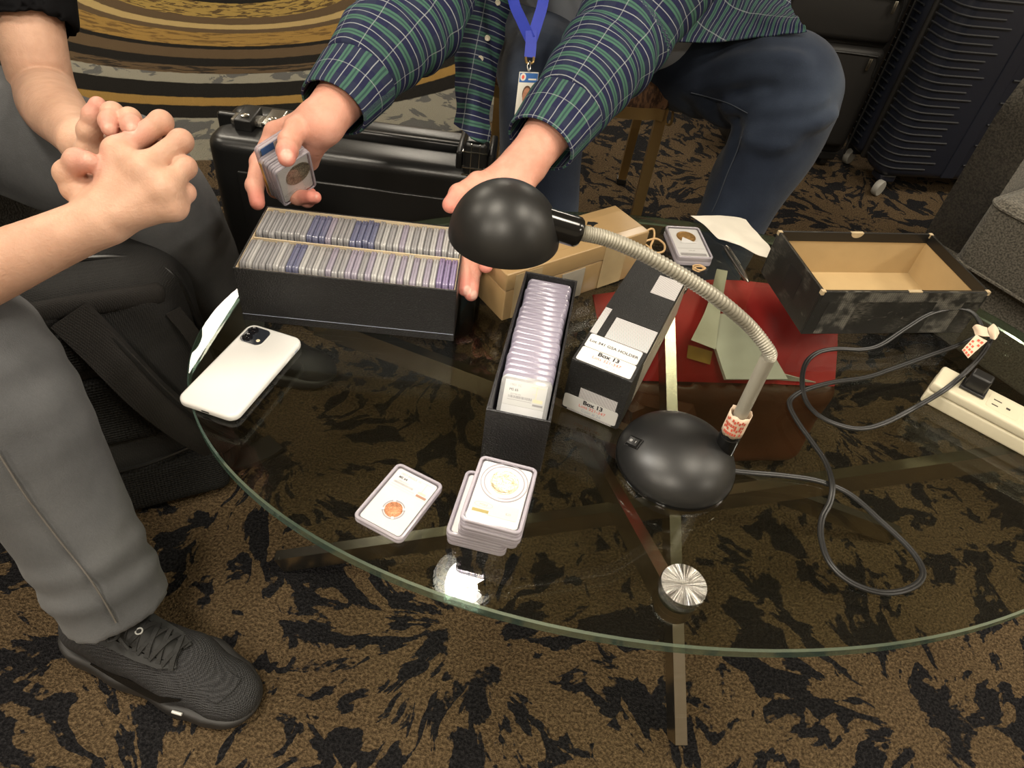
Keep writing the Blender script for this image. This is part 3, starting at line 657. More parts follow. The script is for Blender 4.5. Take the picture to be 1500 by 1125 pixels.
MB().box((w/2, -l/2 + 0.05, 0.012), (w/2 + 0.0006, l/2 - 0.01, h - 0.012)).build('side_tape', M['grey_tape'], b13)
def sticker(name, x0, x1, y0, y1, front=False):
    if front: return MB().loft([[(x, y, z) for x, z in reversed(rrect((x0 + x1)/2, (y0 + y1)/2, x1 - x0, y1 - y0, 0.003, 4))] for y in (-l/2 - 0.0003, -l/2 + 0.0002)][::-1]).build(name, M['label_white'], b13)
    return MB().prism(rrect((x0 + x1)/2, (y0 + y1)/2, x1 - x0, y1 - y0, 0.003, 4), h - 0.0001, h + 0.0003).build(name, M['label_white'], b13)
s1 = sticker('lot_sticker', -0.0343, 0.0330, -0.1040, -0.0772); s2 = sticker('box_sticker', -0.0345, 0.0340, -0.1312, -0.1048); s3 = sticker('front_sticker', -0.0370, 0.0335, 0.0060, 0.0290, True)
text('Lot 341 GSA HOLDER', 0.0066, M['black_print'], s1, (-0.0005, -0.0906, h + 0.00034), (0, 0, 0), 0.00012)
text('Box 13', 0.0094, M['black_print'], s2, (0, -0.1098, h + 0.00034), (0, 0, 0), 0.00035); text('Lots 321-347', 0.0068, M['red_print'], s2, (0, -0.1180, h + 0.00034)); text('Coin # 26', 0.0068, M['grey_print'], s2, (0, -0.1258, h + 0.00034))
fy = -l/2 - 0.00034; fr_ = (math.pi/2, 0, 0)
text('Box 13', 0.0090, M['black_print'], s3, (0.001, fy, 0.0240), fr_, 0.00035); text('Lots 321-347', 0.0066, M['red_print'], s3, (0.001, fy, 0.0170), fr_); text('Coin # 26', 0.0064, M['grey_print'], s3, (0.001, fy, 0.0102), fr_)
def striped(name, sc):
    t = NT(name); s = t.n('SeparateXYZ', {0: t.coord()}); f = t.step(t.math('ABSOLUTE', t.math('SUBTRACT', t.math('FRACT', t.math('MULTIPLY', s.outputs[sc[0]], sc[1])), 0.5)), 0.30, 0.38)
    return t.done(t.bsdf(t.mix(f, (0.60, 0.58, 0.58), (0.02, 0.02, 0.02)), 0.45))
M['strap_tape'] = striped('striped_strapping_tape', (1, 400.0)); M['strap_tape_v'] = striped('striped_strapping_tape_upright', (0, 560.0))
for x0, x1, y0, y1 in ((-0.0372, -0.0285, -0.076, -0.018), (-0.0180, 0.0372, -0.076, -0.030), (0.003, 0.0372, 0.046, 0.092)):
    MB().box((x0, y0, h - 0.0001), (x1, y1, h + 0.00022)).build('tape_strip', M['strap_tape'], b13)
MB().box((-0.019, -l/2 - 0.0002, 0.028), (0.029, -l/2 + 0.0001, 0.046)).build('tape_strip', M['strap_tape_v'], b13)
MB().box((-0.030, -l/2 - 0.0002, 0.0028), (0.029, -l/2 + 0.0001, 0.0056)).build('tape_strip', M['strap_tape_v'], b13)

# ------------------------------------------------------------------ carton wrapped in tan packing tape
GB = (0.0461, 0.8819, 0.6957, 0.2581, 0.0797, 0.0806)
gb = thing('taped_carton', 'long carton wrapped in shiny tan packing tape behind the lamp head', 'carton', (GB[0], GB[1], TT), GB[2])
w, l, h = GB[3:]
MB().rbox((-w/2, -l/2, 0), (w/2, l/2, 0.052), 0.002, 3).build('body', M['gold_tape'], gb, smooth=True, ang=40)
MB().rbox((-w/2 - 0.001, -l/2 - 0.001, 0.0525), (w/2 + 0.001, l/2 + 0.001, h), 0.002, 3).build('lid', M['gold_tape'], gb, smooth=True, ang=40)
MB().box((-0.03, -l/2 - 0.0014, 0.0), (0.012, -l/2 - 0.0004, 0.050)).build('tape_strip', M['grey_tape'], gb)
for x in (-0.115, 0.045): MB().box((x, -l/2 - 0.0016, 0.002), (x + 0.045, -l/2 - 0.0006, h - 0.004)).build('tape_strip', M['tape'], gb)
MB().box((-0.125, -0.024, h), (0.128, 0.024, h + 0.0003)).build('tape_strip', M['gold_tape'], gb)
hole = MB(); hole.prism([(0.060 + (0.008 + 0.004*math.sin(3.3*k) ) * math.cos(k*0.7), 0.012 + (0.006 + 0.003*math.cos(2.1*k)) * math.sin(k*0.7)) for k in range(9)], h + 0.0002, h + 0.0008)
hole.build('torn_hole', M['rubber_black'], gb)

# ------------------------------------------------------------------ empty black box with kraft inside
EB = (0.5305, 0.9506, 0.2358, 0.2733, 0.158, 0.0788)
def worn():
    t = NT('worn_black_paper'); c = t.coord(); v = t.n('Mapping', {'Vector': c, 'Scale': (40, 40, 320)}).outputs[0]
    sc_ = t.math('MULTIPLY', t.step(t.noise(c, 22, 3), 0.50, 0.66), t.step(t.noise(v, 2.2, 3), 0.42, 0.62)); sc2 = t.step(t.noise(t.n('Mapping', {'Vector': c, 'Scale': (30, 30, 30), 'Rotation': (0.3, 0.6, 0.4)}).outputs[0], 1.1, 6, 2.0), 0.66, 0.72)
    return t.done(t.bsdf(t.mix(t.math('MAXIMUM', t.math('MULTIPLY', sc_, 0.5), t.math('MULTIPLY', sc2, 0.6)), (0.011, 0.011, 0.010), (0.16, 0.15, 0.125)), 0.38, 0, t.bump(t.noise(c, 900, 2), 0.4, 0.001)))
M['worn_black'] = worn()
eb = open_box('cardboard_box', 'empty scuffed black box showing plain kraft cardboard inside', *EB, 0.003, M['worn_black'], M['kraft'], M['card_edge'])
w, l, h = EB[3:]
MB().box((-w/2 + 0.0036, -l/2 + 0.0036, 0.0016), (w/2 - 0.0036, l/2 - 0.0036, 0.0024)).build('inner_floor', M['kraft'], eb)
rim = MB()
for lo, hi in (((-w/2 + 0.0036, l/2 - 0.0044, h - 0.016), (w/2 - 0.0036, l/2 - 0.0035, h + 0.0002)), ((w/2 - 0.0044, -l/2 + 0.004, h - 0.016), (w/2 - 0.0035, l/2 - 0.0044, h + 0.0002)),
               ((-w/2 + 0.0035, -l/2 + 0.004, h - 0.016), (-w/2 + 0.0044, l/2 - 0.0044, h + 0.0002)), ((-w/2 + 0.0044, -l/2 + 0.0035, h - 0.016), (w/2 - 0.0044, -l/2 + 0.0044, h + 0.0002))): rim.box(lo, hi)
rim.build('turned_in_rim', M['rubber_black'], eb)
ce = MB()
for x, y in ((-w/2, -l/2), (w/2, -l/2), (-w/2, l/2), (w/2, l/2)):
    sx_, sy_ = (1 if x < 0 else -1), (1 if y < 0 else -1); ce.box((min(x - 0.0003*sx_, x + 0.006*sx_), min(y - 0.0003*sy_, y + 0.006*sy_), h - 0.006), (max(x - 0.0003*sx_, x + 0.006*sx_), max(y - 0.0003*sy_, y + 0.006*sy_), h + 0.0004))
ce.build('worn_corners', M['card_edge'], eb)
for yy in (-l/2, l/2):
    pr = MB(); th_ = [math.pi * k / 10 for k in range(11)]
    pts = [(0.011 * math.cos(a) + (0.0 if yy > 0 else 0.012), h + 0.0006 - 0.009 * math.sin(a)) for a in th_]
    pr.loft([[(x, yy - 0.0005 if yy < 0 else yy + 0.0005, z) for x, z in pts], [(x, yy + (0.0048 if yy < 0 else -0.0048), z) for x, z in pts]]).build('thumb_notch', M['card_edge'], eb)
MB().box((-w/2 - 0.0004, -0.026, 0.024), (-w/2 + 0.0002, 0.014, 0.062)).build('label_patch', M['rubber_black'], eb)
def woven_tape():
    t = NT('scuffed_woven_tape'); c = t.coord(); s_ = t.n('SeparateXYZ', {0: c}); f = t.math('ABSOLUTE', t.math('SINE', t.math('MULTIPLY', s_.outputs[2], 1500.0))); g = t.math('ABSOLUTE', t.math('SINE', t.math('MULTIPLY', s_.outputs[0], 900.0)))
    w_ = t.math('MULTIPLY', t.step(t.noise(c, 45, 4), 0.40, 0.62), t.math('MULTIPLY', f, t.math('ADD', 0.4, t.math('MULTIPLY', g, 0.6))))
    return t.done(t.bsdf(t.mix(w_, (0.014, 0.014, 0.013), (0.21, 0.20, 0.17)), 0.4))
M['woven_tape'] = woven_tape()
for x0, x1 in ((-0.118, -0.072), (0.058, 0.104)): MB().box((x0, -l/2 - 0.0005, 0.002), (x1, -l/2 + 0.0002, h - 0.001)).build('tape_strip', M['woven_tape'], eb)
MB().box((-w/2 + 0.004, -l/2 - 0.0007, h - 0.018), (w/2 - 0.004, -l/2 + 0.0002, h - 0.0012)).build('tape_strip', M['woven_tape'], eb)

# ------------------------------------------------------------------ desk lamp
LB = V(0.206, 0.5536); POST = V(0.2575, 0.5610); HEAD = V(-0.026, 0.529, 0.700)
lamp = thing('desk_lamp', 'black desk lamp with domed base, grey gooseneck and domed head switched on', 'lamp', (LB[0], LB[1], TT))
def dome(r, h, n=14): return [(r * math.cos(a), h * math.sin(a)) for a in [math.pi/2 * k / n for k in range(n)]] + [(0.0004, h)]
m = MB(); m.lathe([(0.066, 0.0), (0.0705, 0.0015)] + [(r_, z_ + 0.003) for r_, z_ in dome(0.071, 0.044)], (LB[0], LB[1], TT), n=72); base = m.build('base', M['lamp_black'], lamp, world=True, smooth=True, ang=60)
MB().lathe([(0.0695, 0.0), (0.0715, 0.0), (0.0718, 0.002), (0.0716, 0.004)], (LB[0], LB[1], TT), n=72, cap0=False, cap1=False).build('base_rim', M['lamp_gloss'], base, world=True, smooth=True)
# rocker switch on the dome
sp = at(929, 648, TT + 0.030); nrm = unit([(sp[0]-LB[0])/0.071**2, (sp[1]-LB[1])/0.071**2, (sp[2]-TT-0.003)/0.044**2])
rs_ = math.sqrt(((sp[0]-LB[0])/0.071)**2 + ((sp[1]-LB[1])/0.071)**2 + ((sp[2]-TT-0.003)/0.044)**2); sp = V(LB[0] + (sp[0]-LB[0])/rs_, LB[1] + (sp[1]-LB[1])/rs_, TT + 0.003 + (sp[2]-TT-0.003)/rs_)
sw = MB().rbox((-0.0098, -0.0068, -0.004), (0.0098, 0.0068, 0.0012), 0.0006, 2).build('switch_frame', M['lamp_gloss'], lamp); 
ux = unit(np.cross((0, 0, 1), nrm)); ux = unit(0.72*ux + 0.0*nrm + 0.69*np.cross(nrm, ux)); uy = np.cross(nrm, ux)
MR = Matrix(((ux[0], uy[0], nrm[0]), (ux[1], uy[1], nrm[1]), (ux[2], uy[2], nrm[2]))).to_euler()
sw.location = sp - V(LB[0], LB[1], TT); sw.rotation_euler = MR
rkm = MB(); rkm.add([(-0.0068, -0.0045, 0.001), (0.0068, -0.0045, 0.001), (0.0068, 0.0045, 0.001), (-0.0068, 0.0045, 0.001), (-0.0068, -0.0045, 0.0034), (0.0, -0.0045, 0.0020), (0.0068, -0.0045, 0.0022), (0.0068, 0.0045, 0.0022), (0.0, 0.0045, 0.0020), (-0.0068, 0.0045, 0.0034)],
    [(3, 2, 1, 0), (0, 1, 6, 5, 4), (1, 2, 7, 6), (2, 3, 9, 8, 7), (3, 0, 4, 9), (4, 5, 8, 9), (5, 6, 7, 8)])
rk = rkm.build('rocker', M['switch'], sw)
text('O', 0.0042, M['print_white'], rk, (-0.0034, 0, 0.0029), (0, 0.2, 0)); text('I', 0.0042, M['print_white'], rk, (0.0036, 0, 0.0023), (0, -0.03, 0))
P0 = V(POST[0], POST[1], TT + 0.022)
MB().lathe([(0.0125, 0), (0.0122, 0.030), (0.0115, 0.031), (0.0112, 0.036)], P0, n=32).build('neck_socket', M['lamp_gloss'], lamp, world=True, smooth=True, ang=30)
PT = V(POST[0], POST[1], 0.583)
MB().lathe([(0.0078, 0), (0.0078, PT[2] - TT - 0.056)], (POST[0], POST[1], TT + 0.056), n=24).build('post', M['grey_paint'], lamp, world=True, smooth=True, ang=30)
# warning tag folded round the foot of the post
tg = MB(); lo_ = []
for z in np.linspace(TT + 0.058, TT + 0.090, 5):
    lo_.append([(POST[0] + (0.0125 + (0.004 if 4 < k < 9 else 0)) * math.cos(2*math.pi*k/24), POST[1] + 0.0115 * math.sin(2*math.pi*k/24), z + 0.0012*math.sin(k*1.7)) for k in range(24)])
tag_ = tg.loft(lo_, False, False).build('warning_tag', M['tag_paper'], lamp, world=True, smooth=True)
sdm = tag_.modifiers.new('thickness', 'SOLIDIFY'); sdm.thickness = 0.0006
prt = MB()
for row, z in enumerate((0.0625, 0.0685, 0.0745, 0.0805)):
    for k in range(9):
        a = -math.pi*0.92 + k * 0.21
        if (row * 5 + k * 3) % 7 == 0: continue
        c_ = V(POST[0] + 0.01275*math.cos(a), POST[1] + 0.01195*math.sin(a), TT + z + 0.002*((k*row) % 2)); tx = V(-math.sin(a), math.cos(a), 0); nx = V(math.cos(a), math.sin(a), 0)
        q = [c_ - tx*0.0010 + nx*0.0003, c_ + tx*0.0010 + nx*0.0003, c_ + tx*0.0010 + nx*0.0003 + V(0, 0, 0.0040), c_ - tx*0.0010 + nx*0.0003 + V(0, 0, 0.0040)]
        prt.add(q, [(0, 1, 2, 3)])
prt.build('tag_print', M['red_print'], tag_, world=True)
# gooseneck
NK = V(0.0375, 0.531, 0.727)                     # where the neck enters the head's collar
gp = catmull([PT + V(0, 0, -0.004), PT + V(-0.002, 0.0, 0.008), dp(1098, 478, (PT - CAM) @ FW - 0.012), dp(1050, 437, 0.662), dp(1000, 404, 0.645), dp(940, 371, 0.628), dp(890, 350, 0.617), dp(852, 341, 0.610), dp(832, 336, 0.606)], 44)
rad_ = [0.0068 + 0.0006 * math.sin(i * math.pi / 2.0 + 0.5) for i in range(len(gp))]
MB().tube(gp, rad_, 14).build('gooseneck', M['grey_paint'], lamp, world=True, smooth=True, ang=70)
hm = MB(); hm.lathe([(0.0478, 0.0), (0.049, 0.0006)] + dome(0.049, 0.0507, 18), HEAD, n=72, cap0=False); head = hm.build('lamp_head', M['lamp_black'], lamp, world=True, smooth=True, ang=60)
MB().lathe([(0.0478, 0.0)] + [(r_, z_) for r_, z_ in dome(0.0470, 0.0487, 18)], HEAD, n=72, cap0=False).build('inner_reflector', M['white_metal'], head, world=True, smooth=True)
e0 = dp(846, 340, 0.609); e1 = dp(797, 325, 0.601); ax = unit(e1 - e0); L_ = np.linalg.norm(e1 - e0)
MB().lathe([(0.0118, -0.002), (0.0132, 0.0), (0.0135, 0.004), (0.0132, L_ + 0.012)], e0, ax, n=32).build('collar', M['lamp_gloss'], lamp, world=True, smooth=True, ang=35)
MB().lathe([(0.0005, 0.012), (0.018, 0.013), (0.0285, 0.018), (0.030, 0.024), (0.018, 0.036)], HEAD, n=32).build('bulb', M['bulb'], lamp, world=True, smooth=True)
sl = bpy.data.lights.new('desk_lamp_glow', 'SPOT'); sl.energy = 1.7; sl.color = (1.0, 0.93, 0.84); sl.spot_size = R(172); sl.spot_blend = 0.15; sl.shadow_soft_size = 0.028
slo = bpy.data.objects.new('desk_lamp_glow', sl); COL.objects.link(slo); slo.parent = lamp; slo.location = HEAD + V(0, 0, 0.008) - V(LB[0], LB[1], TT)

# ------------------------------------------------------------------ cord, power strip
Z0 = TT + 0.0034
cord = thing('lamp_cord', 'thin black cord looping across the glass from lamp base to power strip', 'cord', (*at(1210, 700, TT)[:2], TT))
def onT(pts): return [at(x, y, TT + (z if z else 0.0034)) for x, y, z in pts]
path = [(1073, 690, .006), (1105, 693, 0), (1150, 697, 0), (1200, 705, 0), (1245, 724, 0), (1290, 763, 0), (1332, 803, 0), (1351, 833, 0), (1346, 853, 0), (1320, 866, 0), (1285, 867, 0), (1245, 852, 0), (1216, 825, 0), (1203, 790, 0), (1204, 760, 0), (1216, 735, .006), (1219, 708, .010), (1209, 676, .005), (1190, 648, 0), (1168, 617, 0), (1157, 595, 0), (1160, 583, 0), (1180, 571, .006), (1220, 560, .007), (1268, 553, .004), (1305, 541, .006), (1355, 523, .012), (1405, 505, .022), (1432, 492, .030)]
P = catmull(onT(path), 7)
def twin(pts, name):
    A = [np.array(p) for p in pts]; out = MB()
    for sg in (-1, 1):
        q = []
        for i, p in enumerate(A):
            tt_ = unit(A[min(i+1, len(A)-1)] - A[max(i-1, 0)]); q.append(p + sg * 0.0015 * unit(np.cross(tt_, (0, 0, 1))))
        out.tube(q, 0.0021, 8)
    return out.build(name, M['cable'], cord, world=True, smooth=True)
twin(P, 'lamp_lead')
path2 = [(1437, 488, .034), (1436, 474, .040), (1424, 458, .045), (1400, 452, .046), (1362, 460, .040), (1325, 482, .026), (1290, 505, .012), (1262, 512, .006), (1225, 511, .004), (1197, 517, 0), (1180, 533, 0), (1175, 560, .008), (1181, 588, 0), (1200, 609, 0), (1230, 623, 0), (1262, 628, 0), (1295, 620, 0), (1335, 600, .008), (1385, 570, .036), (1425, 535, .046), (1450, 500, .046), (1446, 487, .038)]
twin(catmull(onT(path2), 7), 'bundled_loop')
ps_c = V(0.5735, 0.7515); pd = R(-36)
strip = thing('power_strip', 'ivory power strip lying on the right end of the glass', 'power strip', (ps_c[0], ps_c[1], TT), pd)
MB().rbox((0, -0.026, 0.0005), (0.33, 0.026, 0.021), 0.003, 3).build('lower_shell', M['ivory'], strip, smooth=True, ang=40)
MB().rbox((0.0005, -0.0255, 0.0215), (0.3295, 0.0255, 0.036), 0.004, 3).build('upper_shell', M['ivory'], strip, smooth=True, ang=40)
for k in range(5):
    so = MB().rbox((0.066 + k*0.05, -0.016, 0.0355), (0.066 + k*0.05 + 0.040, 0.016, 0.0364), 0.0003, 2, 0.003).build('socket', M['ivory'], strip)
    sl_ = MB()
    for x0, y0, a, b in ((0.072, 0.004, 0.010, 0.002), (0.072, -0.008, 0.008, 0.002), (0.089, -0.003, 0.005, 0.004)): sl_.box((x0 + k*0.05, y0, 0.0363), (x0 + k*0.05 + a, y0 + b, 0.0367))
    sl_.build('slots', M['slot'], so)
plug = thing('plug', 'black plug with torn paper tag pushed into the power strip end', 'plug', (*(ps_c + V(0.0385, -0.024)), TT + 0.0365), pd)
MB().rbox((-0.013, -0.010, 0.0), (0.013, 0.010, 0.026), 0.003, 3).build('plug_body', M['rubber_black'], plug, smooth=True, ang=40)
MB().rbox((-0.016, -0.013, 0.0), (0.016, 0.013, 0.004), 0.0012, 2).build('plug_flange', M['rubber_black'], plug)
pt0 = at(1411, 520, TT + .052); pt1 = at(1440, 488, TT + .055)
sd_ = unit(np.cross(pt1 - pt0, UP)); 
tgp = thing('paper_tag', 'cream paper warning tag with red print wrapped round the cord by the plug', 'tag', tuple(pt0))
ptg = MB().sheet([[at(1409, 513, TT+.050), at(1418, 525, TT+.052)], [at(1421, 500, TT+.054), at(1432, 512, TT+.056)], [at(1430, 490, TT+.056), at(1446, 500, TT+.058)]], 0.0006, 0.0006, 300).build('printed_leaf', M['tag_paper'], tgp, world=True, smooth=True, ang=60)
MB().sheet([[at(1425, 480, TT+.052), at(1431, 476, TT+.058), at(1446, 480, TT+.056)], [at(1428, 490, TT+.054), at(1440, 492, TT+.060), at(1449, 494, TT+.056)]], 0.0006, 0.0012, 200, seed=3).build('torn_leaf', M['tag_paper'], tgp, world=True, smooth=True, ang=60)
MB().sheet([[at(1447, 482, TT+.054), at(1456, 474, TT+.060), at(1464, 488, TT+.056)], [at(1451, 496, TT+.052), at(1458, 497, TT+.058), at(1462, 492, TT+.054)]], 0.0006, 0.0012, 200, seed=5).build('torn_leaf', M['tag_paper'], tgp, world=True, smooth=True, ang=60)
pp = MB()
for i in range(5):
    for j in range(3):
        a, b = (i + 0.25)/5.4, (j + 0.25)/3.3
        def q(a, b, up=0.0012):
            p = (at(1409 + 21*a, 513 - 23*a, TT + .050 + .006*a) * (1-b) + at(1418 + 28*a, 525 - 25*a, TT + .052 + .006*a) * b); return p + (CAM - p) * 0.0022
        if (i + j) % 5 == 4: continue
        pp.add([q(a, b), q(a + 0.10, b), q(a + 0.10, b + 0.2), q(a, b + 0.2)], [(0, 1, 2, 3)])
pp.build('tag_print', M['red_print'], ptg, world=True)

# ------------------------------------------------------------------ phone
ph = thing('smartphone', 'white cased smartphone lying face down at the left rim of the glass', 'phone', (-0.330, 0.5946, TT), -0.2131)
w, l, t_ = 0.0785, 0.1535, 0.0110
MB().rbox((-w/2, -l/2, 0.0003), (w/2, l/2, t_), 0.0042, 6, 0.0125).build('case', M['white_case'], ph, smooth=True, ang=60)
MB().rbox((-w/2 + 0.002, -l/2 + 0.002, 0.0001), (w/2 - 0.002, l/2 - 0.002, 0.0011), 0.0004, 2, 0.011).build('screen', M['black_gloss'], ph)
cp = MB(); cp.prism(rrect(-0.0185, 0.0555, 0.031, 0.031, 0.008, 6), t_ - 0.001, t_ + 0.0004); cb = cp.build('camera_panel', M['camera_glass'], ph)
cr = MB(); cr.loft([[(x, y, z) for x, y in rrect(-0.0185, 0.0555, s_, s_, 0.0085, 6)] for s_, z in ((0.0345, t_ - 0.0006), (0.0335, t_ + 0.0007), (0.0320, t_ + 0.0007), (0.031, t_ - 0.0002))], False, False); cr.build('camera_lip', M['white_case'], ph, smooth=True)
for x, y in ((-0.0252, 0.0622), (-0.0252, 0.0488)):
    le = MB().lathe([(0.0066, 0), (0.0066, 0.0013), (0.0058, 0.0016), (0.0054, 0.0012), (0.0002, 0.0012)], (x, y, t_ + 0.0003), n=28).build('camera_lens', M['black_gloss'], cb, smooth=True, ang=35)
    MB().lathe([(0.0030, 0), (0.0024, 0.0005), (0.0002, 0.0007)], (x, y, t_ + 0.0015), n=20).build('lens_glass', M['lens_glass'], cb, smooth=True)
MB().lathe([(0.0026, 0), (0.0022, 0.0004), (0.0002, 0.0004)], (-0.0100, 0.0488, t_ + 0.0004), n=20).build('flash', M['flash'], cb)
MB().rbox((-0.0055, -l/2 - 0.0002, 0.0038), (0.0055, -l/2 + 0.002, 0.0070), 0.0008, 2).build('charging_port', M['rubber_black'], ph)
MB().rbox((w/2 - 0.0012, 0.030, 0.0045), (w/2 + 0.0006, 0.044, 0.0068), 0.0006, 2).build('side_button', M['white_case'], ph)
MB().rbox((w/2 - 0.0012, 0.0530, 0.0042), (w/2 + 0.0002, 0.0600, 0.0068), 0.0004, 2).build('mute_slot', M['grey_print'], ph)

# ------------------------------------------------------------------ loose slabs
def slab_print(ins, zc, l1, l2, l3, x=-0.006):
    z = zc + 0.00008
    text(l1, 0.0040, M['faint_print'], ins, (x, 0.0325, z)); text(l2, 0.0042, M['black_print'], ins, (x - 0.0075, 0.0272, z), bold=0.0001); text(l3, 0.0024, M['faint_print'], ins, (x - 0.004, 0.0228, z))
    bc = MB(); xx = -0.0205; r_ = random.Random(3)
    while xx < 0.004: ww = r_.choice([0.0003, 0.0005, 0.0008]); bc.box((xx, 0.0186, zc), (xx + ww, 0.0212, zc + 0.0001)); xx += ww + r_.choice([0.0003, 0.0005])
    bc.build('barcode', M['faint_print'], ins); MB().box((-0.0215, 0.0158, zc), (0.0075, 0.0164, zc + 0.0001)).build('rule', M['tan_print'], ins); MB().box((-0.0245, 0.0128, zc), (0.0245, 0.0131, zc + 0.0001)).build('label_edge', M['tan_print'], ins)
    q = MB()
    for a in ((0.0135, 0.021, 0.0142, 0.0345), (0.008, 0.0333, 0.0205, 0.0338), (0.0105, 0.0185, 0.020, 0.0212)): q.box((a[0], a[1], zc), (a[2], a[3], zc + 0.0001))
    q.build('printed_scales', M['tan_print'], ins); MB().box((0.0105, 0.0142, zc), (0.0228, 0.0172, zc + 0.0001)).build('printed_bar', M['brown_print'], ins)
s, ins, zc = flat_slab('coin_slab', 'clear slab with a small copper cent lying alone on the glass', -0.1008, 0.4363, TT + 0.0003, -0.3795, M['copper'], (0.001, -0.0125), 0.0097, ring=0.0122)
slab_print(ins, zc, '1857 EAGLE 1C', 'MS 64', '2049107-017')
for a in (0.5, 2.05, 3.6, 5.2):
    x, y = 0.001 + 0.0110*math.cos(a), -0.0125 + 0.0110*math.sin(a)
    o = MB().box((-0.0016, -0.0014, 0), (0.0016, 0.0014, 0.0011)).build('coin_prong', M['insert'], s); o.location = (x, y, zc); o.rotation_euler = (0, 0, a)
ST = (0.0042, 0.4331, -0.1279)
ordn = ['bottom', 'second lowest', 'middle', 'second highest']
for k in range(5):
    off = [(-0.0125, 0.001, 0.02), (-0.0135, 0.0005, 0.015), (-0.001, 0.0008, -0.01), (0.0005, -0.0012, 0.012), (0, 0, 0)][k]
    z = TT + 0.0003 + k * 0.0101; top = k == 4
    c_, s_ = math.cos(ST[2]), math.sin(ST[2])
    lab = 'topmost slab of the near stack with a pale gold coin in a round holder' if top else f'{ordn[k]} clear coin slab in the near stack of five on the glass'
    s, ins, zc = flat_slab('coin_slab', lab, ST[0] + c_*off[0] - s_*off[1], ST[1] + s_*off[0] + c_*off[1], z, ST[2] + off[2], M['pale_gold'], (0.001, 0.0155), 0.0150, 0.063, 0.086, 0.0099, 'stack of slabs at the near rim', ring=0.0215)
    if top:
        zz = zc + 0.00008
        for r0, r1 in ((0.0240, 0.0250),): MB().lathe([(r1, 0), (r1, 0.0007), (r0, 0.0007), (r0, 0)], (0.001, 0.0155, zc), n=48, cap0=False, cap1=False).build('holder_ring', M['slab_rim'], s, smooth=True)
        lb = MB().prism(rrect(0, -0.0205, 0.047, 0.0165, 0.002, 4), zc, zc + 0.0003).build('label', M['label_white'], s); zz = zc + 0.00036
        ov = MB(); pts = [(0.0095*math.cos(a) - 0.0125, 0.0034*math.sin(a) - 0.0180) for a in [2*math.pi*k2/28 for k2 in range(28)]]; pin = [((x + 0.0125)*0.95 - 0.0125, (y + 0.018)*0.9 - 0.018) for x, y in pts]
        ov.add([(x, y, zz) for x, y in pts] + [(x, y, zz) for x, y in pin], [(i, (i+1) % 28, 28 + (i+1) % 28, 28 + i) for i in range(28)]); ov.build('printed_oval', M['faint_print'], lb)
        text('MS63', 0.0038, M['faint_print'], lb, (-0.0125, -0.0180, zz)); text('$20', 0.0036, M['faint_print'], lb, (0.014, -0.0225, zz)); MB().box((-0.0225, -0.0275, zz - 0.0001), (-0.0055, -0.0240, zz + 0.0001)).build('gold_bar', M['gold_print'], lb)
s, ins, zc = flat_slab('coin_slab', 'thick slab with a gold coin lying behind the lidded box', 0.2575, 1.0285, TT + 0.0003, 0.1718, M['gold'], (0.0, 0.017), 0.0165, 0.061, 0.094, 0.0165, ring=None)
wm = MB(); wm.add([(-0.014, -0.003, zc + 0.0013), (-0.007, 0.015, zc + 0.0013), (0.013, -0.002, zc + 0.0013), (-0.014, -0.003, zc + 0.0002), (-0.007, 0.015, zc + 0.0002), (0.013, -0.002, zc + 0.0002)], [(0, 2, 1), (3, 4, 5), (0, 1, 4, 3), (1, 2, 5, 4), (2, 0, 3, 5)]); wm.build('insert_flap', M['insert'], s)
MB().box((-0.022, -0.0385, zc), (0.022, -0.031, zc + 0.0001)).build('dark_print', M['faint_print'], ins); MB().box((-0.023, -0.0175, zc), (0.023, -0.0168, zc + 0.0001)).build('rule', M['faint_print'], ins); text('MS 65', 0.004, M['faint_print'], ins, (0, -0.0235, zc + 0.0001))

# ------------------------------------------------------------------ small things at the back of the table
def loop_obj(name, label, pts, r, m_, cat):
    return tag(MB().tube(catmull(pts, 8), r, 8).build(name, m_, None, world=True, smooth=True), label, cat)
zb = TT + 0.002
loop_obj('rubber_band', 'long tan rubber band twisted beside the taped carton', [at(941, 352, zb), at(948, 338, zb), at(957, 336, zb), at(958, 348, zb+.002), at(953, 362, zb), at(960, 370, zb), at(972, 368, zb), at(973, 358, zb), at(962, 350, zb+.004), at(949, 352, zb+.003), at(942, 356, zb)], 0.0018, M['rubber_band'], 'rubber band')
loop_obj('rubber_band', 'flat tan rubber band loop by the lidded box corner', [at(936, 362, zb), at(942, 357, zb), at(951, 363, zb), at(951, 370, zb), at(941, 370, zb), at(936, 364, zb)], 0.0016, M['rubber_band'], 'rubber band')
cx_, cy_ = at(1023, 394, zb)[:2]
loop_obj('rubber_band', 'small coiled rubber band lying below the gold coin slab', [(cx_ + (0.008 + 0.003*math.sin(k*1.9))*math.cos(k*0.9), cy_ + (0.0075 + 0.002*math.cos(k*1.3))*math.sin(k*0.9), zb + 0.0004*k*0.5) for k in range(22)], 0.0011, M['rubber_band'], 'rubber band')
pa, pb = at(1063, 362, TT + .005), at(1095, 411, TT + .005); pdv = unit(pb - pa); PL = np.linalg.norm(pb - pa)
pen = thing('pen', 'silver ballpoint pen pointing toward the empty box', 'pen', (pa[0], pa[1], TT))
MB().lathe([(0.0040, 0), (0.0048, 0.01), (0.0048, PL - 0.020), (0.0040, PL - 0.010)], pa, pdv, n=20).build('barrel', M['chrome'], pen, world=True, smooth=True, ang=40)
MB().lathe([(0.0040, PL - 0.010), (0.0034, PL - 0.002), (0.0010, PL + 0.004)], pa, pdv, n=20).build('tip', M['chrome'], pen, world=True, smooth=True)
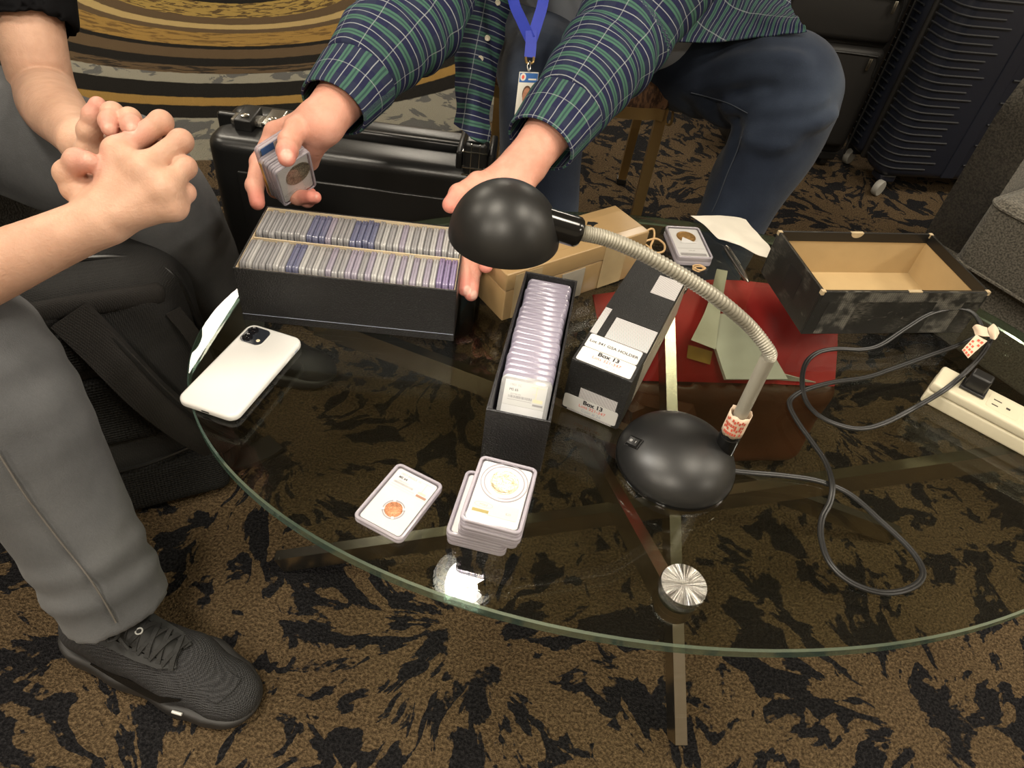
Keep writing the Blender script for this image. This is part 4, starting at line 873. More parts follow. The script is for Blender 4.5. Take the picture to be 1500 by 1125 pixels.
MB().tube([pa + pdv*0.01 + V(0, 0, 0.0062), pa + pdv*(PL - 0.035) + V(0, 0, 0.0066)], 0.0010, 8).build('clip', M['chrome'], pen, world=True)
z = TT + 0.004
slv = MB().sheet([[at(1012, 316, z+.006), at(1045, 316, z+.010), at(1078, 318, z+.008), at(1092, 322, z+.006)], [at(1032, 330, z+.002), at(1062, 331, z+.011), at(1095, 334, z+.006), at(1112, 345, z+.004)], [at(1050, 348, z), at(1078, 350, z+.007), at(1105, 356, z+.004), at(1128, 362, z+.003)], [at(1060, 352, z), at(1085, 360, z+.003), at(1108, 372, z), at(1126, 378, z)]], 0.0009, 0.0009, 90, 7, 4)
tag(slv.build('plastic_sleeve', M['plastic_sleeve'], None, world=True, smooth=True, ang=60), 'crumpled milky plastic sleeve lying between pen and empty box', 'sleeve')

# ------------------------------------------------------------------ leather bag with folders under the glass
bag = thing('leather_bag', 'brown leather bag stuffed with papers standing under the glass table', 'bag', (0.38, 0.99, 0))
vb = Vol((0.08, 0.76, -0.02), (0.68, 1.26, 0.30), 0.006); D = vb.new(); X = vb.coords()
c_, s_ = math.cos(0.2), math.sin(0.2); qx = (X[..., 0] - 0.375)*c_ + (X[..., 1] - 1.01)*s_; qy = -(X[..., 0] - 0.375)*s_ + (X[..., 1] - 1.01)*c_; qz = X[..., 2] - 0.115
def sdbox(x, y, z, a, b, c, r):
    dx, dy, dz = np.abs(x) - a + r, np.abs(y) - b + r, np.abs(z) - c + r
    return np.sqrt(np.maximum(dx, 0)**2 + np.maximum(dy, 0)**2 + np.maximum(dz, 0)**2) + np.minimum(np.maximum(dx, np.maximum(dy, dz)), 0) - r
Db = sdbox(qx, qy, qz, 0.205, 0.105, 0.110, 0.035) + 0.006*wob(X*22, 4) ; Db = np.maximum(Db, -sdbox(qx, qy, qz - 0.07, 0.185, 0.085, 0.10, 0.02))
Db = np.maximum(Db, -(X[..., 2] - 0.004))
me, P_ = net_mesh('bag_body', [surfnet(Db.astype(np.float32), vb.lo, vb.h, 1)]); me.transform(Matrix.Translation((-0.38, -0.99, 0))); link('bag_body', me, M['brown_leather'], bag)
for sg in (-1, 1):
    MB().strip([at(900 + 0*sg, 575, .215), at(935 if sg < 0 else 1010, 600, .20), at(930 if sg < 0 else 1020, 640, .13)], 0.022, V(0, -0.9, 0.4), 0.004).build('strap', M['brown_leather'], bag, world=True)
hp = catmull([(0.20, 0.885, 0.21), (0.22, 0.868, 0.13), (0.30, 0.862, 0.09), (0.38, 0.875, 0.11), (0.42, 0.905, 0.2)], 8); MB().tube(hp, 0.006, 10).build('handle', M['brown_leather'], bag, world=True, smooth=True)
def leaf(name, label, cat, grid, m_, th=0.0012, amp=0.0): return tag(MB().sheet(grid, th, amp, 60, 5, 3).build(name, m_, None, world=True, smooth=True, ang=60), label, cat)
leaf('red_folder', 'large red folder standing in the leather bag under the glass', 'folder', [[at(868, 432, .335), at(1050, 410, .345), at(1226, 430, .335)], [at(880, 500, .27), at(1060, 500, .28), at(1226, 500, .28)], [at(885, 556, .205), at(1060, 560, .21), at(1222, 566, .23)]], M['red_card'], 0.004)
leaf('white_paper_wad', 'folded white paper wad lying on the red folder beneath the lamp neck', 'paper', [[at(1031, 462, .325), at(1092, 460, .33)], [at(1045, 505, .30), at(1122, 505, .305)], [at(1062, 556, .265), at(1152, 556, .27)]], M['paper'], 0.010, 0.001)
leaf('grey_receipt', 'narrow grey printed slip hanging over the red folder', 'paper', [[at(1050, 394, .375), at(1066, 397, .375)], [at(1035, 450, .345), at(1056, 452, .345)], [at(1012, 498, .310), at(1048, 512, .305)]], M['plastic_sleeve'], 0.0010)
leaf('mustard_envelope', 'small mustard envelope poking out below the grey slip', 'envelope', [[at(1008, 505, .285), at(1044, 515, .285)], [at(1006, 524, .265), at(1040, 534, .265)]], M['mustard'], 0.002)
leaf('white_sheet', 'white sheet edge sticking out of the leather bag at right', 'paper', [[at(1080, 540, .262), at(1150, 548, .262)], [at(1120, 555, .243), at(1195, 560, .243)]], M['paper'], 0.0015)

# ------------------------------------------------------------------ black hard equipment case standing behind the table
hc = thing('equipment_case', 'large black hard plastic case standing upright behind the long slab box', 'case', (-0.36, 1.22, 0), 0.03)
MB().rbox((-0.255, -0.075, 0.02), (0.255, 0.012, 0.425), 0.022, 5, 0.035).build('lid_shell', M['case_black'], hc, smooth=True, ang=50)
MB().rbox((-0.262, 0.014, 0.012), (0.262, 0.030, 0.433), 0.005, 3, 0.040).build('seam_flange', M['case_black'], hc, smooth=True, ang=50)
MB().rbox((-0.255, 0.032, 0.02), (0.255, 0.100, 0.425), 0.022, 5, 0.035).build('base_shell', M['case_black'], hc, smooth=True, ang=50)
MB().rbox((-0.20, -0.079, 0.06), (0.20, -0.072, 0.37), 0.0035, 3, 0.03).build('lid_panel', M['case_black'], hc, smooth=True, ang=50)
for x in (-0.195, -0.145):
    la = MB().rbox((x - 0.016, -0.030, 0.424), (x + 0.016, 0.034, 0.446), 0.003, 3).build('latch', M['chrome'] if x > -0.18 else M['case_black'], hc, smooth=True, ang=40)
    MB().lathe([(0.008, 0), (0.008, 0.003), (0.005, 0.004), (0.0045, 0.0025), (0.0003, 0.0025)], (x, -0.012, 0.446), n=20).build('rivet', M['chrome'], la, smooth=True, ang=35)
MB().rbox((-0.225, -0.012, 0.427), (-0.10, 0.020, 0.437), 0.003, 2).build('lock_plate', M['chrome'], hc)
for x in (0.205, 0.262): MB().rbox((x - 0.006, -0.060, 0.40), (x + 0.006, 0.03, 0.455), 0.004, 2).build('handle_bracket', M['case_black'], hc, smooth=True, ang=40)
hb = MB().rbox((0.212, -0.070, 0.402), (0.256, -0.020, 0.480), 0.008, 4).build('handle', M['case_black'], hc, smooth=True, ang=40)
gr = MB()
for z in (0.418, 0.432, 0.462): gr.box((0.2118, -0.0708, z), (0.2562, -0.0192, z + 0.0016))
gr.box((0.2265, -0.0708, 0.41), (0.2277, -0.0192, 0.478)); gr.box((0.2415, -0.0708, 0.41), (0.2427, -0.0192, 0.478)); gr.build('handle_grooves', M['chrome'], hb)

# ------------------------------------------------------------------ black backpack on the floor at left
BPC = V(-0.628, 0.708, 0.0); BU = unit([0.87, 0.5, 0]); BN = unit([0.5, -0.87, 0]); BL = 0.10      # leans back by 0.10 per metre
bp = thing('backpack', 'black nylon backpack with padded mesh back standing beside the grey jeans', 'backpack', tuple(BPC))
def bw(u, n_, z): return BPC + BU*u + BN*(n_ - BL*z*1.6) + V(0, 0, z)
vb = Vol((-0.93, 0.46, -0.02), (-0.32, 1.00, 0.50), 0.006); X = vb.coords() - BPC
qu = X @ BU; qn = X @ BN + BL*1.6*X[..., 2]; qz = X[..., 2] - 0.215
Db = sdbox(qu, qn, qz, 0.172 - 0.03*np.clip(X[..., 2]/0.45, 0, 1)**2, 0.088, 0.212, 0.052) + 0.004*wob(X*26, 9)
Db = np.maximum(Db, -(X[..., 2] - 0.003))
me, _ = net_mesh('bag_body', [surfnet(Db.astype(np.float32), vb.lo, vb.h, 1)]); me.transform(Matrix.Translation(tuple(-BPC))); link('bag_body', me, M['nylon'], bp)
def pad(name, u0, u1, z0, z1, m_, th=0.016, n0=0.082):
    vv = Vol((-0.93, 0.46, -0.02), (-0.32, 1.00, 0.50), 0.007); Dp = sdbox(qu2 - (u0+u1)/2, qn2 - n0, X2[..., 2] - (z0+z1)/2, (u1-u0)/2, th, (z1-z0)/2, 0.015)
    me, _ = net_mesh(name, [surfnet(Dp.astype(np.float32), vv.lo, vv.h, 1)]); me.transform(Matrix.Translation(tuple(-BPC))); return link(name, me, m_, bp)
v2 = Vol((-0.93, 0.46, -0.02), (-0.32, 1.00, 0.50), 0.007); X2 = v2.coords() - BPC; qu2 = X2 @ BU; qn2 = X2 @ BN + BL*1.6*X2[..., 2]
pad('mesh_pad', -0.15, 0.055, 0.285, 0.355, M['mesh_pad']); pad('mesh_pad', -0.15, 0.075, 0.150, 0.275, M['mesh_pad']); pad('lumbar_pad', -0.15, 0.145, 0.012, 0.105, M['mesh_pad'], 0.020)
pad('top_panel', -0.15, 0.13, 0.365, 0.405, M['webbing'], 0.010)
def band(pts, w, m_, name, th=0.006): return MB().strip(catmull(pts, 6), w, V(*BN) + V(0, 0, 0.15), th).build(name, m_, bp, world=True, smooth=True, ang=40)
st = band([bw(0.005, 0.098, 0.385), bw(0.030, 0.112, 0.34), bw(0.070, 0.122, 0.25), bw(0.115, 0.112, 0.16), bw(0.150, 0.085, 0.09)], 0.055, M['webbing'], 'shoulder_strap', 0.014)
MB().tube(catmull([bw(0.030, 0.100, 0.385), bw(0.055, 0.120, 0.34), bw(0.095, 0.130, 0.25), bw(0.138, 0.120, 0.16), bw(0.166, 0.090, 0.10)], 6), 0.0028, 6).build('strap_piping', M['rubber_black'], st, world=True, smooth=True)
band([bw(0.130, 0.09, 0.36), bw(0.150, 0.088, 0.30), bw(0.160, 0.075, 0.2), bw(0.162, 0.06, 0.12)], 0.022, M['webbing'], 'compression_strap', 0.004)
zp = MB().tube(catmull([bw(-0.145, 0.060, 0.395), bw(-0.08, 0.045, 0.424), bw(0.02, 0.040, 0.428), bw(0.10, 0.045, 0.418), bw(0.143, 0.055, 0.385), bw(0.158, 0.060, 0.30)], 8), 0.0042, 8).build('zip', M['rubber_black'], bp, world=True, smooth=True)
MB().tube(catmull([bw(-0.145, -0.005, 0.405), bw(-0.05, -0.015, 0.434), bw(0.06, -0.015, 0.432), bw(0.135, -0.005, 0.405)], 8), 0.0042, 8).build('zip', M['rubber_black'], bp, world=True, smooth=True)
for u in (-0.10, -0.055): MB().tube(catmull([bw(u, 0.03, 0.428), bw(u + 0.004, 0.045, 0.436), bw(u + 0.014, 0.045, 0.430), bw(u + 0.010, 0.03, 0.424), bw(u, 0.03, 0.428)], 5), 0.0018, 6).build('zip_pull', M['chrome'], bp, world=True, smooth=True)
band([bw(0.02, -0.02, 0.432), bw(0.03, -0.02, 0.462), bw(0.08, -0.02, 0.468), bw(0.12, -0.02, 0.44), bw(0.125, -0.02, 0.415)], 0.020, M['webbing'], 'grab_handle', 0.005)
MB().tube(catmull([bw(-0.10, 0.103, 0.118), bw(0.02, 0.105, 0.112), bw(0.13, 0.095, 0.125)], 6), 0.003, 6).build('lower_piping', M['rubber_black'], bp, world=True, smooth=True)
# a buckled strap end lying on the carpet under the glass
buck = thing('strap_buckle', 'black strap and buckle lying on the carpet under the phone', 'strap', tuple(at(355, 655, 0.0)))
MB().strip(catmull([at(330, 668, .012), at(352, 672, .010), at(385, 660, .008), at(404, 648, .008)], 6), 0.045, V(0, 0, 1), 0.008).build('strap', M['webbing'], buck, world=True, smooth=True, ang=40)
MB().rbox((-0.018, -0.010, 0.0), (0.018, 0.010, 0.014), 0.004, 3).build('buckle', M['rubber_black'], buck, smooth=True, ang=40)

# ------------------------------------------------------------------ navy hard-shell suitcase
sa = 0.20
su = thing('hardshell_suitcase', 'dark navy ribbed hard-shell suitcase standing behind the right armchair', 'suitcase', (1.075, 2.20, 0), sa)
W_, Dp_, H0, H1 = 0.50, 0.28, 0.062, 0.80
MB().rbox((0, 0, H0), (W_, 0.132, H1), 0.03, 5, 0.045).build('front_shell', M['navy_shell'], su, smooth=True, ang=50)
MB().rbox((0, 0.148, H0), (W_, Dp_, H1), 0.03, 5, 0.045).build('back_shell', M['navy_shell'], su, smooth=True, ang=50)
MB().rbox((0.004, 0.130, H0 + 0.004), (W_ - 0.004, 0.150, H1 - 0.004), 0.006, 3, 0.04).build('zip_band', M['soft_case'], su, smooth=True, ang=50)
rb = MB(); z = 0.10; i = 0
while z < 0.77:
    ln = (0.13, 0.155, 0.125)[i % 3]
    rb.tube([(0.045, -0.0012, z), (0.045 + ln - 0.03, -0.0012, z)], 0.0032, 6); rb.tube([(0.30 + (0.0, -0.03, 0.012)[i % 3], -0.0012, z), (0.455, -0.0012, z)], 0.0032, 6)
    rb.tube([(-0.0012, 0.045, z), (-0.0012, 0.105, z)], 0.0032, 6); rb.tube([(-0.0012, 0.172, z), (-0.0012, 0.235, z)], 0.0032, 6)
    a = [(0.045 - 0.046*math.sin(t_), 0.045 - 0.046*math.cos(t_), z) for t_ in np.linspace(0, math.pi/2, 6)]; rb.tube(a, 0.0032, 6)
    z += 0.0225; i += 1
rb.build('ribs', M['rib'], su, smooth=True)['kind'] = 'stuff'
MB().rbox((0.215, -0.003, 0.075), (0.262, 0.004, 0.785), 0.003, 2).build('centre_channel', M['navy_shell'], su)
MB().rbox((0.335, -0.026, 0.27), (0.365, -0.004, 0.50), 0.008, 3).build('side_handle', M['navy_shell'], su, smooth=True, ang=40)
for x in (0.05, W_ - 0.05):
    for y in (0.045, Dp_ - 0.045):
        wh = MB().lathe([(0.024, 0), (0.026, 0.003), (0.026, 0.017), (0.024, 0.020)], (x - 0.03 if x < 0.1 else x + 0.01, y - 0.03 if y < 0.1 else y, 0.0265), (0.5, -0.86, 0), n=28).build('wheel', M['wheel'], su, smooth=True, ang=35)
        MB().rbox((x - 0.028, y - 0.028, 0.040), (x + 0.028, y + 0.028, 0.066), 0.006, 2).build('caster_housing', M['navy_shell'], su)

# ------------------------------------------------------------------ black soft suitcase behind the knee
so = thing('soft_suitcase', 'black soft-sided suitcase with zip pockets standing behind the blue denim knee', 'suitcase', (0.585, 2.32, 0), 0.10)
MB().rbox((0, 0, 0.045), (0.43, 0.26, 0.66), 0.03, 5, 0.05).build('body', M['soft_case'], so, smooth=True, ang=50)
p_ = MB().rbox((0.03, -0.035, 0.09), (0.40, 0.02, 0.40), 0.02, 4, 0.035).build('lower_pocket', M['soft_case'], so, smooth=True, ang=50)
p2 = MB().rbox((0.03, -0.028, 0.415), (0.40, 0.02, 0.565), 0.018, 4, 0.035).build('upper_pocket', M['soft_case'], so, smooth=True, ang=50)
for pk, zz in ((p_, 0.385), (p2, 0.545)):
    MB().tube(catmull([(0.05, -0.036, zz - 0.05), (0.055, -0.036, zz - 0.01), (0.09, -0.036, zz), (0.34, -0.036, zz), (0.375, -0.036, zz - 0.01), (0.382, -0.036, zz - 0.06)], 6), 0.0035, 6).build('zip', M['rubber_black'], pk, smooth=True)
    MB().rbox((0.345, -0.044, zz - 0.042), (0.356, -0.037, zz - 0.006), 0.002, 2).build('zip_pull', M['chrome'], pk, smooth=True)
MB().tube(catmull([(0.01, -0.004, 0.05), (0.01, -0.004, 0.58), (0.05, -0.004, 0.645), (0.38, -0.004, 0.645), (0.42, -0.004, 0.58), (0.42, -0.004, 0.06)], 6), 0.004, 6).build('piping', M['rubber_black'], so, smooth=True)
MB().tube(catmull([(0.14, 0.05, 0.655), (0.15, 0.05, 0.69), (0.28, 0.05, 0.69), (0.29, 0.05, 0.655)], 6), 0.009, 10).build('top_handle', M['rubber_black'], so, smooth=True)
for x in (0.06, 0.37): MB().lathe([(0.022, -0.012), (0.024, -0.009), (0.024, 0.009), (0.022, 0.012)], (x, 0.03, 0.0245), (1, 0, 0), n=24).build('wheel', M['rubber_black'], so, smooth=True, ang=35)
for x in (0.06, 0.37): MB().rbox((x - 0.03, 0.0, 0.03), (x + 0.03, 0.07, 0.06), 0.006, 2).build('wheel_housing', M['rubber_black'], so)

# ------------------------------------------------------------------ armchairs
def armchair(label, loc, rot, wseat, dseat):
    a = thing('armchair', label, 'armchair', loc, rot)
    def pt(nm, lo, hi, r, rc=None): return MB().rbox(lo, hi, r, 6, rc).build(nm, M['tweed'], a, smooth=True, ang=60)
    pt('seat_base', (-0.075, 0.05, 0.10), (wseat + 0.075, dseat + 0.15, 0.285), 0.012)
    cu = pt('seat_cushion', (0.004, 0.0, 0.29), (wseat - 0.004, dseat, 0.445), 0.022, 0.03)
    for zz in (0.302, 0.433): MB().tube([(x, y, zz) for x, y in rrect(wseat/2, dseat/2, wseat - 0.010, dseat + 0.004, 0.032, 6)], 0.0035, 6).build('piping', M['tweed'], cu, smooth=True)
    for x0, x1 in ((-0.095, -0.004), (wseat + 0.004, wseat + 0.095)):
        m = MB(); prof = [(0.075, 0.06), (0.060, 0.30), (0.060, 0.56), (0.080, 0.625), (0.13, 0.655), (dseat + 0.16, 0.665), (dseat + 0.16, 0.06)]
        m.loft([[(x, y, z) for y, z in prof] for x in (x0, x0 + 0.0001, x1 - 0.0001, x1)])
        o = m.build('arm', M['tweed'], a); bv = o.modifiers.new('soften', 'BEVEL'); bv.width = 0.012; bv.segments = 3; bv.limit_method = 'ANGLE'; bv.angle_limit = R(20)
        o.data.polygons.foreach_set('use_smooth', [True]*len(o.data.polygons))
    pt('backrest', (-0.07, dseat, 0.12), (wseat + 0.07, dseat + 0.17, 0.86), 0.04, 0.05)
    for x in (-0.05, wseat + 0.03):
        for y in (0.09, dseat + 0.10): MB().lathe([(0.014, 0), (0.020, 0.10)], (x + 0.01, y, 0), n=16).build('leg', M['rubber_black'], a, smooth=True, ang=40)
    return a
armchair('grey tweed armchair at the right edge behind the power strip', (0.875, 1.335, 0), math.atan2(-0.8, 0.6), 0.58, 0.58)
armchair('grey tweed armchair at the left edge holding the person in black', (-0.84, 0.44, 0), math.pi/2, 0.60, 0.60)

# ------------------------------------------------------------------ banquet chair
bc = thing('banquet_chair', 'gold framed banquet chair with brown patterned seat under the person in plaid', 'chair', (0.045, 1.78, 0))
x0, x1, y0, y1 = -0.215, 0.212, -0.228, 0.215
se = MB(); poly = [(x0 + 0.01, y1), (x0, y0 + 0.05), (x0 + 0.03, y0 + 0.01), (-0.1, y0 - 0.008), (0.1, y0 - 0.008), (x1 - 0.03, y0 + 0.01), (x1, y0 + 0.05), (x1 - 0.01, y1)]
poly = [tuple(p[:2]) for p in catmull([(*p, 0) for p in poly], 4)]
def ins(pl, d): c = np.mean(pl, 0); return [tuple(np.array(p) - unit(np.array(p) - c) * d) for p in pl]
se.loft([[(x, y, z) for x, y in ins(poly, d)[::-1]] for z, d in ((0.428, 0.004), (0.436, 0.0), (0.462, 0.0), (0.474, 0.008), (0.480, 0.03))]).build('seat', M['chair_fabric'], bc, smooth=True, ang=50)
fr = MB(); fr.loft([[(x, y, z) for x, y in ins(poly, d)[::-1]] for z, d in ((0.402, 0.006), (0.402, 0.001), (0.428, 0.001), (0.428, 0.006))]).build('seat_frame', M['gold_frame'], bc, smooth=True, ang=40)
for x, y, tx, ty in ((x0 + 0.012, y0 + 0.03, 0, -0.01), (x1 - 0.012, y0 + 0.03, 0, -0.01), (x0 + 0.012, y1 - 0.01, 0, 0.05), (x1 - 0.012, y1 - 0.01, 0, 0.05)):
    MB().strip([(x, y, 0.425), (x, y + ty*0.3, 0.2), (x + tx, y + ty, 0.012)], 0.024, V(0, 1, 0), 0.026).build('leg', M['gold_frame'], bc)
    MB().rbox((x + tx - 0.015, y + ty - 0.015, 0), (x + tx + 0.015, y + ty + 0.015, 0.02), 0.003, 2).build('foot_glide', M['rubber_black'], bc)
for x in (x0 + 0.012, x1 - 0.012):
    MB().strip([(x, y1 - 0.01, 0.41), (x, y1 + 0.03, 0.62), (x, y1 + 0.07, 0.88)], 0.024, V(0, 1, 0), 0.024).build('back_post', M['gold_frame'], bc)
    MB().tube([(x, y0 + 0.06, 0.40), (x, y0 + 0.03, 0.30)], 0.006, 8).build('brace', M['gold_frame'], bc)
MB().tube(catmull([(x1, y0 + 0.06, 0.425), (x1 + 0.012, y0 + 0.05, 0.42), (x1 + 0.018, y0 + 0.05, 0.385), (x1 + 0.008, y0 + 0.055, 0.380), (x1, y0 + 0.06, 0.40)], 5), 0.003, 8).build('ganging_clip', M['gold_frame'], bc, smooth=True)
MB().rbox((x0 + 0.03, y1 + 0.02, 0.58), (x1 - 0.03, y1 + 0.07, 0.90), 0.018, 4, 0.03).build('backrest', M['chair_fabric'], bc, smooth=True, ang=50)

# ------------------------------------------------------------------ people
def along(px, py, p, dist, far=True):
    """point of the photo ray at a given distance from p"""
    ds = np.linspace(0.4, 2.2, 1801); d = np.array([np.linalg.norm(dp(px, py, q) - p) for q in ds]); i0 = int(np.argmin(d))
    sl_ = slice(i0, None) if far else slice(0, i0 + 1); k = int(np.argmin(np.abs(d[sl_] - dist))); return dp(px, py, ds[sl_][k])
def bounds(pts, m): A = np.array(pts); return A.min(0) - m, A.max(0) + m
def hand_net(palm, fingers, arm, h=0.0014, kp=0.012, kf=0.006):
    """palm: list of (a, b, ra, rb, flat); fingers: lists of (point, radius); arm: chain of (point, radius)"""
    pts = [q for a, b, *_ in palm for q in (a, b)] + [p for f in fingers for p, r in f] + [p for p, r in arm]
    lo, hi = bounds(pts, 0.06); v = Vol(lo, hi, h); D = v.new()
    v.limb(D, [p for p, r in arm], [r for p, r in arm])
    for a, b, ra, rb, fl in palm: v.cone(D, a, b, ra, rb, kp, fl)
    F = v.new()
    for f in fingers:
        G = v.new(); v.chain(G, [p for p, r in f], [r for p, r in f], 0.0035)
        for p, r in f[1:-1]: v.cone(G, p, p + V(0, 0, 1e-4), r * 1.06, r * 1.06, 0.004)      # knuckle swellings
        F = np.minimum(F, G)
    D = smin(D, F, kf)
    P, Q = surfnet(D, v.lo, v.h, 2)
    return P, Q
def skin_attrs(P, tips, nails, knuckles=()):
    fl = np.zeros(len(P)); na = np.zeros(len(P))
    for t_ in tips: fl = np.maximum(fl, np.clip(1.25 - np.linalg.norm(P - t_, axis=1) / 0.022, 0, 1))
    for t_ in knuckles: fl = np.maximum(fl, 0.6 * np.clip(1.2 - np.linalg.norm(P - t_, axis=1) / 0.014, 0, 1))
    for c, ax_, l_, w_ in nails:
        q = P - c; a = q @ ax_; r = np.linalg.norm(q - np.outer(a, ax_), axis=1); na = np.maximum(na, np.clip((1.0 - np.sqrt((a / l_)**2 + (r / w_)**2)) * 4, 0, 1))
    return {'flush': fl, 'nail': na}
def tocam(p, d): return p + unit(CAM - p) * d
def cloth(name, v, D, m_, parent, uv=None, smooth=1, h=None):
    P, Q = surfnet(D.astype(np.float32), v.lo, v.h, smooth); at_ = None
    if uv is not None: su_, sv_ = uv(P); at_ = {'su': su_, 'sv': sv_}
    me, P = net_mesh(name, [(P, Q)], at_); me.transform(Matrix.Translation(tuple(-wloc(parent)))); return link(name, me, m_, parent)
def seam(name, pts, r, m_, parent):
    if len(pts) < 2: return
    return MB().tube(catmull(pts, 6), r, 5).build(name, m_, parent, world=True, smooth=True)
def head_parts(c, face, h=0.006):
    """simple head with nose and ears; face = facing direction"""
    f = unit(face); s_ = unit(np.cross(f, (0, 0, 1))); lo, hi = bounds([c], 0.2); v = Vol(lo, hi, h); D = v.new()
    v.cone(D, c + V(0, 0, 0.03) - f*0.015, c + V(0, 0, 0.028) + f*0.02, 0.082, 0.078, 0.03); v.cone(D, c - V(0, 0, 0.03) + f*0.015, c - V(0, 0, 0.075) + f*0.035, 0.068, 0.045, 0.05)
    v.cone(D, c + f*0.092 + V(0, 0, 0.012), c + f*0.112 - V(0, 0, 0.022), 0.010, 0.015, 0.012); v.cone(D, c - V(0, 0, 0.05) - f*0.02, c - V(0, 0, 0.17) - f*0.035, 0.058, 0.062, 0.03)
    for sg in (-1, 1): v.cone(D, c + s_*sg*0.078 + V(0, 0, 0.018), c + s_*sg*0.08 - V(0, 0, 0.02), 0.020, 0.014, 0.006, (s_, 0.5))
    for sg in (-1, 1): D = np.maximum(D, -v.cone(v.new(), c + f*0.098 + s_*sg*0.032 + V(0, 0, 0.014), c + f*0.1 + s_*sg*0.032 + V(0, 0, 0.012), 0.013, 0.013))
    D = np.maximum(D, -v.cone(v.new(), c + f*0.092 + s_*0.02 - V(0, 0, 0.055), c + f*0.092 - s_*0.02 - V(0, 0, 0.055), 0.005, 0.005))
    return surfnet(D, v.lo, v.h, 2)

def hair(c, face, parent):
    f = unit(face); lo, hi = bounds([c], 0.2); v = Vol(lo, hi, 0.006); D = v.cone(v.new(), c + V(0, 0, 0.036) - f*0.02, c + V(0, 0, 0.034) + f*0.014, 0.088, 0.083, 0.03); X = v.coords()
    D = np.maximum(D, -((X - c) @ unit(V(0, 0, 0.75) - f*0.66) - 0.012)) + 0.003*wob(X*70, 3); return cloth('hair', v, D, M['hair'], parent, smooth=1)

# ================= person in black t-shirt, hands clasped =================
Wr = dp(150, 322, 0.70); Er = along(-170, 462, Wr, 0.245); Wl = dp(122, 208, 0.785); El = at(60, 138, 0.575); Sl = V(-0.80, 1.14, 0.88); Sr = V(-0.93, 0.66, 0.90)
A_ = lambda x, y, d: dp(x, y, d)
mcpR = [A_(172, 222, .703), A_(212, 247, .690), A_(243, 277, .690), A_(254, 303, .700)]
ncam = unit(CAM - A_(210, 270, .7))
palmR = [(Wr * 0.72 + m_ * 0.28 + ncam * 0.0135, m_ + ncam * 0.0085, 0.0065, 0.0052, None) for m_ in mcpR] + [(Wr * 0.85 + m_ * 0.15, m_, 0.0170, r_, None) for m_, r_ in zip(mcpR, (0.0130, 0.0130, 0.0125, 0.0120))] + [(mcpR[0], mcpR[1], .0115, .0118, None), (mcpR[1], mcpR[2], .0118, .0115, None), (mcpR[2], mcpR[3], .0115, .0110, None), (Wr, A_(205, 285, .712), .0215, .021, None), (Wr * 0.8 + A_(132, 280, .716) * 0.2, A_(132, 280, .716), .0175, .0160, None)]
fR = [[(mcpR[0], .0122), (A_(236, 179, .712), .0108), (A_(224, 190, .742), .0095), (A_(205, 204, .752), .0085)],
      [(mcpR[1], .0124), (A_(265, 207, .704), .0110), (A_(252, 214, .738), .0098), (A_(230, 225, .752), .0088)],
      [(mcpR[2], .0118), (A_(271, 245, .705), .0104), (A_(256, 245, .738), .0092), (A_(236, 250, .750), .0085)],
      [(mcpR[3], .0108), (A_(271, 282, .711), .0094), (A_(258, 272, .734), .0084), (A_(245, 268, .745), .0078)],
      [(A_(138, 290, .716), .0160), (A_(110, 276, .706), .0125), (A_(99, 254, .699), .0122), (A_(113, 236, .691), .0115), (A_(128, 237, .687), .0104)]]
armR = [(Sr * 0.5 + Er * 0.5, 0.044), (Sr * 0.15 + Er * 0.85, 0.041), (Er, 0.040), (Er * 0.62 + Wr * 0.38, 0.036), (Er * 0.25 + Wr * 0.75, 0.0285), (Wr, 0.0250)]
mcpL = [A_(132, 224, .752), A_(178, 230, .765), A_(202, 234, .760), A_(222, 248, .765)]
palmL = [(Wl * 0.8 + m_ * 0.2, m_, 0.0165, 0.0125, None) for m_ in mcpL] + [(Wl, A_(165, 240, .772), .0215, .018, None), (mcpL[0], mcpL[1], .012, .012, None), (mcpL[1], mcpL[2], .012, .012, None)]
fL = [[(mcpL[0], .0125), (A_(131, 192, .737), .0112), (A_(137, 170, .730), .0102), (A_(143, 154, .726), .0088)],
      [(mcpL[1], .0118), (A_(171, 174, .748), .0110), (A_(165, 166, .724), .0104), (A_(161, 178, .711), .0098), (A_(161, 188, .706), .0086)],
      [(mcpL[2], .0115), (A_(194, 182, .740), .0106), (A_(190, 174, .719), .0102), (A_(193, 184, .708), .0096), (A_(196, 190, .703), .0086)],
      [(mcpL[3], .0108), (A_(222, 205, .748), .0098), (A_(214, 196, .730), .0090), (A_(208, 205, .722), .0080)],
      [(A_(140, 245, .775), .015), (A_(126, 262, .752), .0130), (A_(118, 270, .735), .0115)]]
armL = [(Sl * 0.5 + El * 0.5, 0.045), (Sl * 0.15 + El * 0.85, 0.042), (El + V(0.0, 0.01, 0.0), 0.0405), (El * 0.65 + Wl * 0.35, 0.0385), (El * 0.28 + Wl * 0.72, 0.0300), (Wl, 0.0250)]
nR = hand_net(palmR, fR, armR); nL = hand_net(palmL, fL, armL)
HC1 = V(-0.83, 0.92, 1.24)
vt = Vol((-1.35, 0.45, 0.35), (-0.62, 1.35, 1.15), 0.012); Dt = vt.new()
TOR = [(V(-1.13, 0.86, 0.52), .14), (V(-1.08, 0.88, 0.72), .14), (V(-0.98, 0.90, 0.92), .13)]
vt.chain(Dt, [p for p, r in TOR], [r for p, r in TOR], 0.05); vt.cone(Dt, Sl, Sr, 0.06, 0.06, 0.05); vt.cone(Dt, V(-0.96, 0.90, 0.94), HC1 + V(-0.03, 0, -0.14), 0.06, 0.055, 0.03)
vt.chain(Dt, [Sl, Sl * 0.45 + El * 0.55], [0.055, 0.036], 0.02); vt.chain(Dt, [Sr, Sr * 0.45 + Er * 0.55], [0.055, 0.036], 0.02)
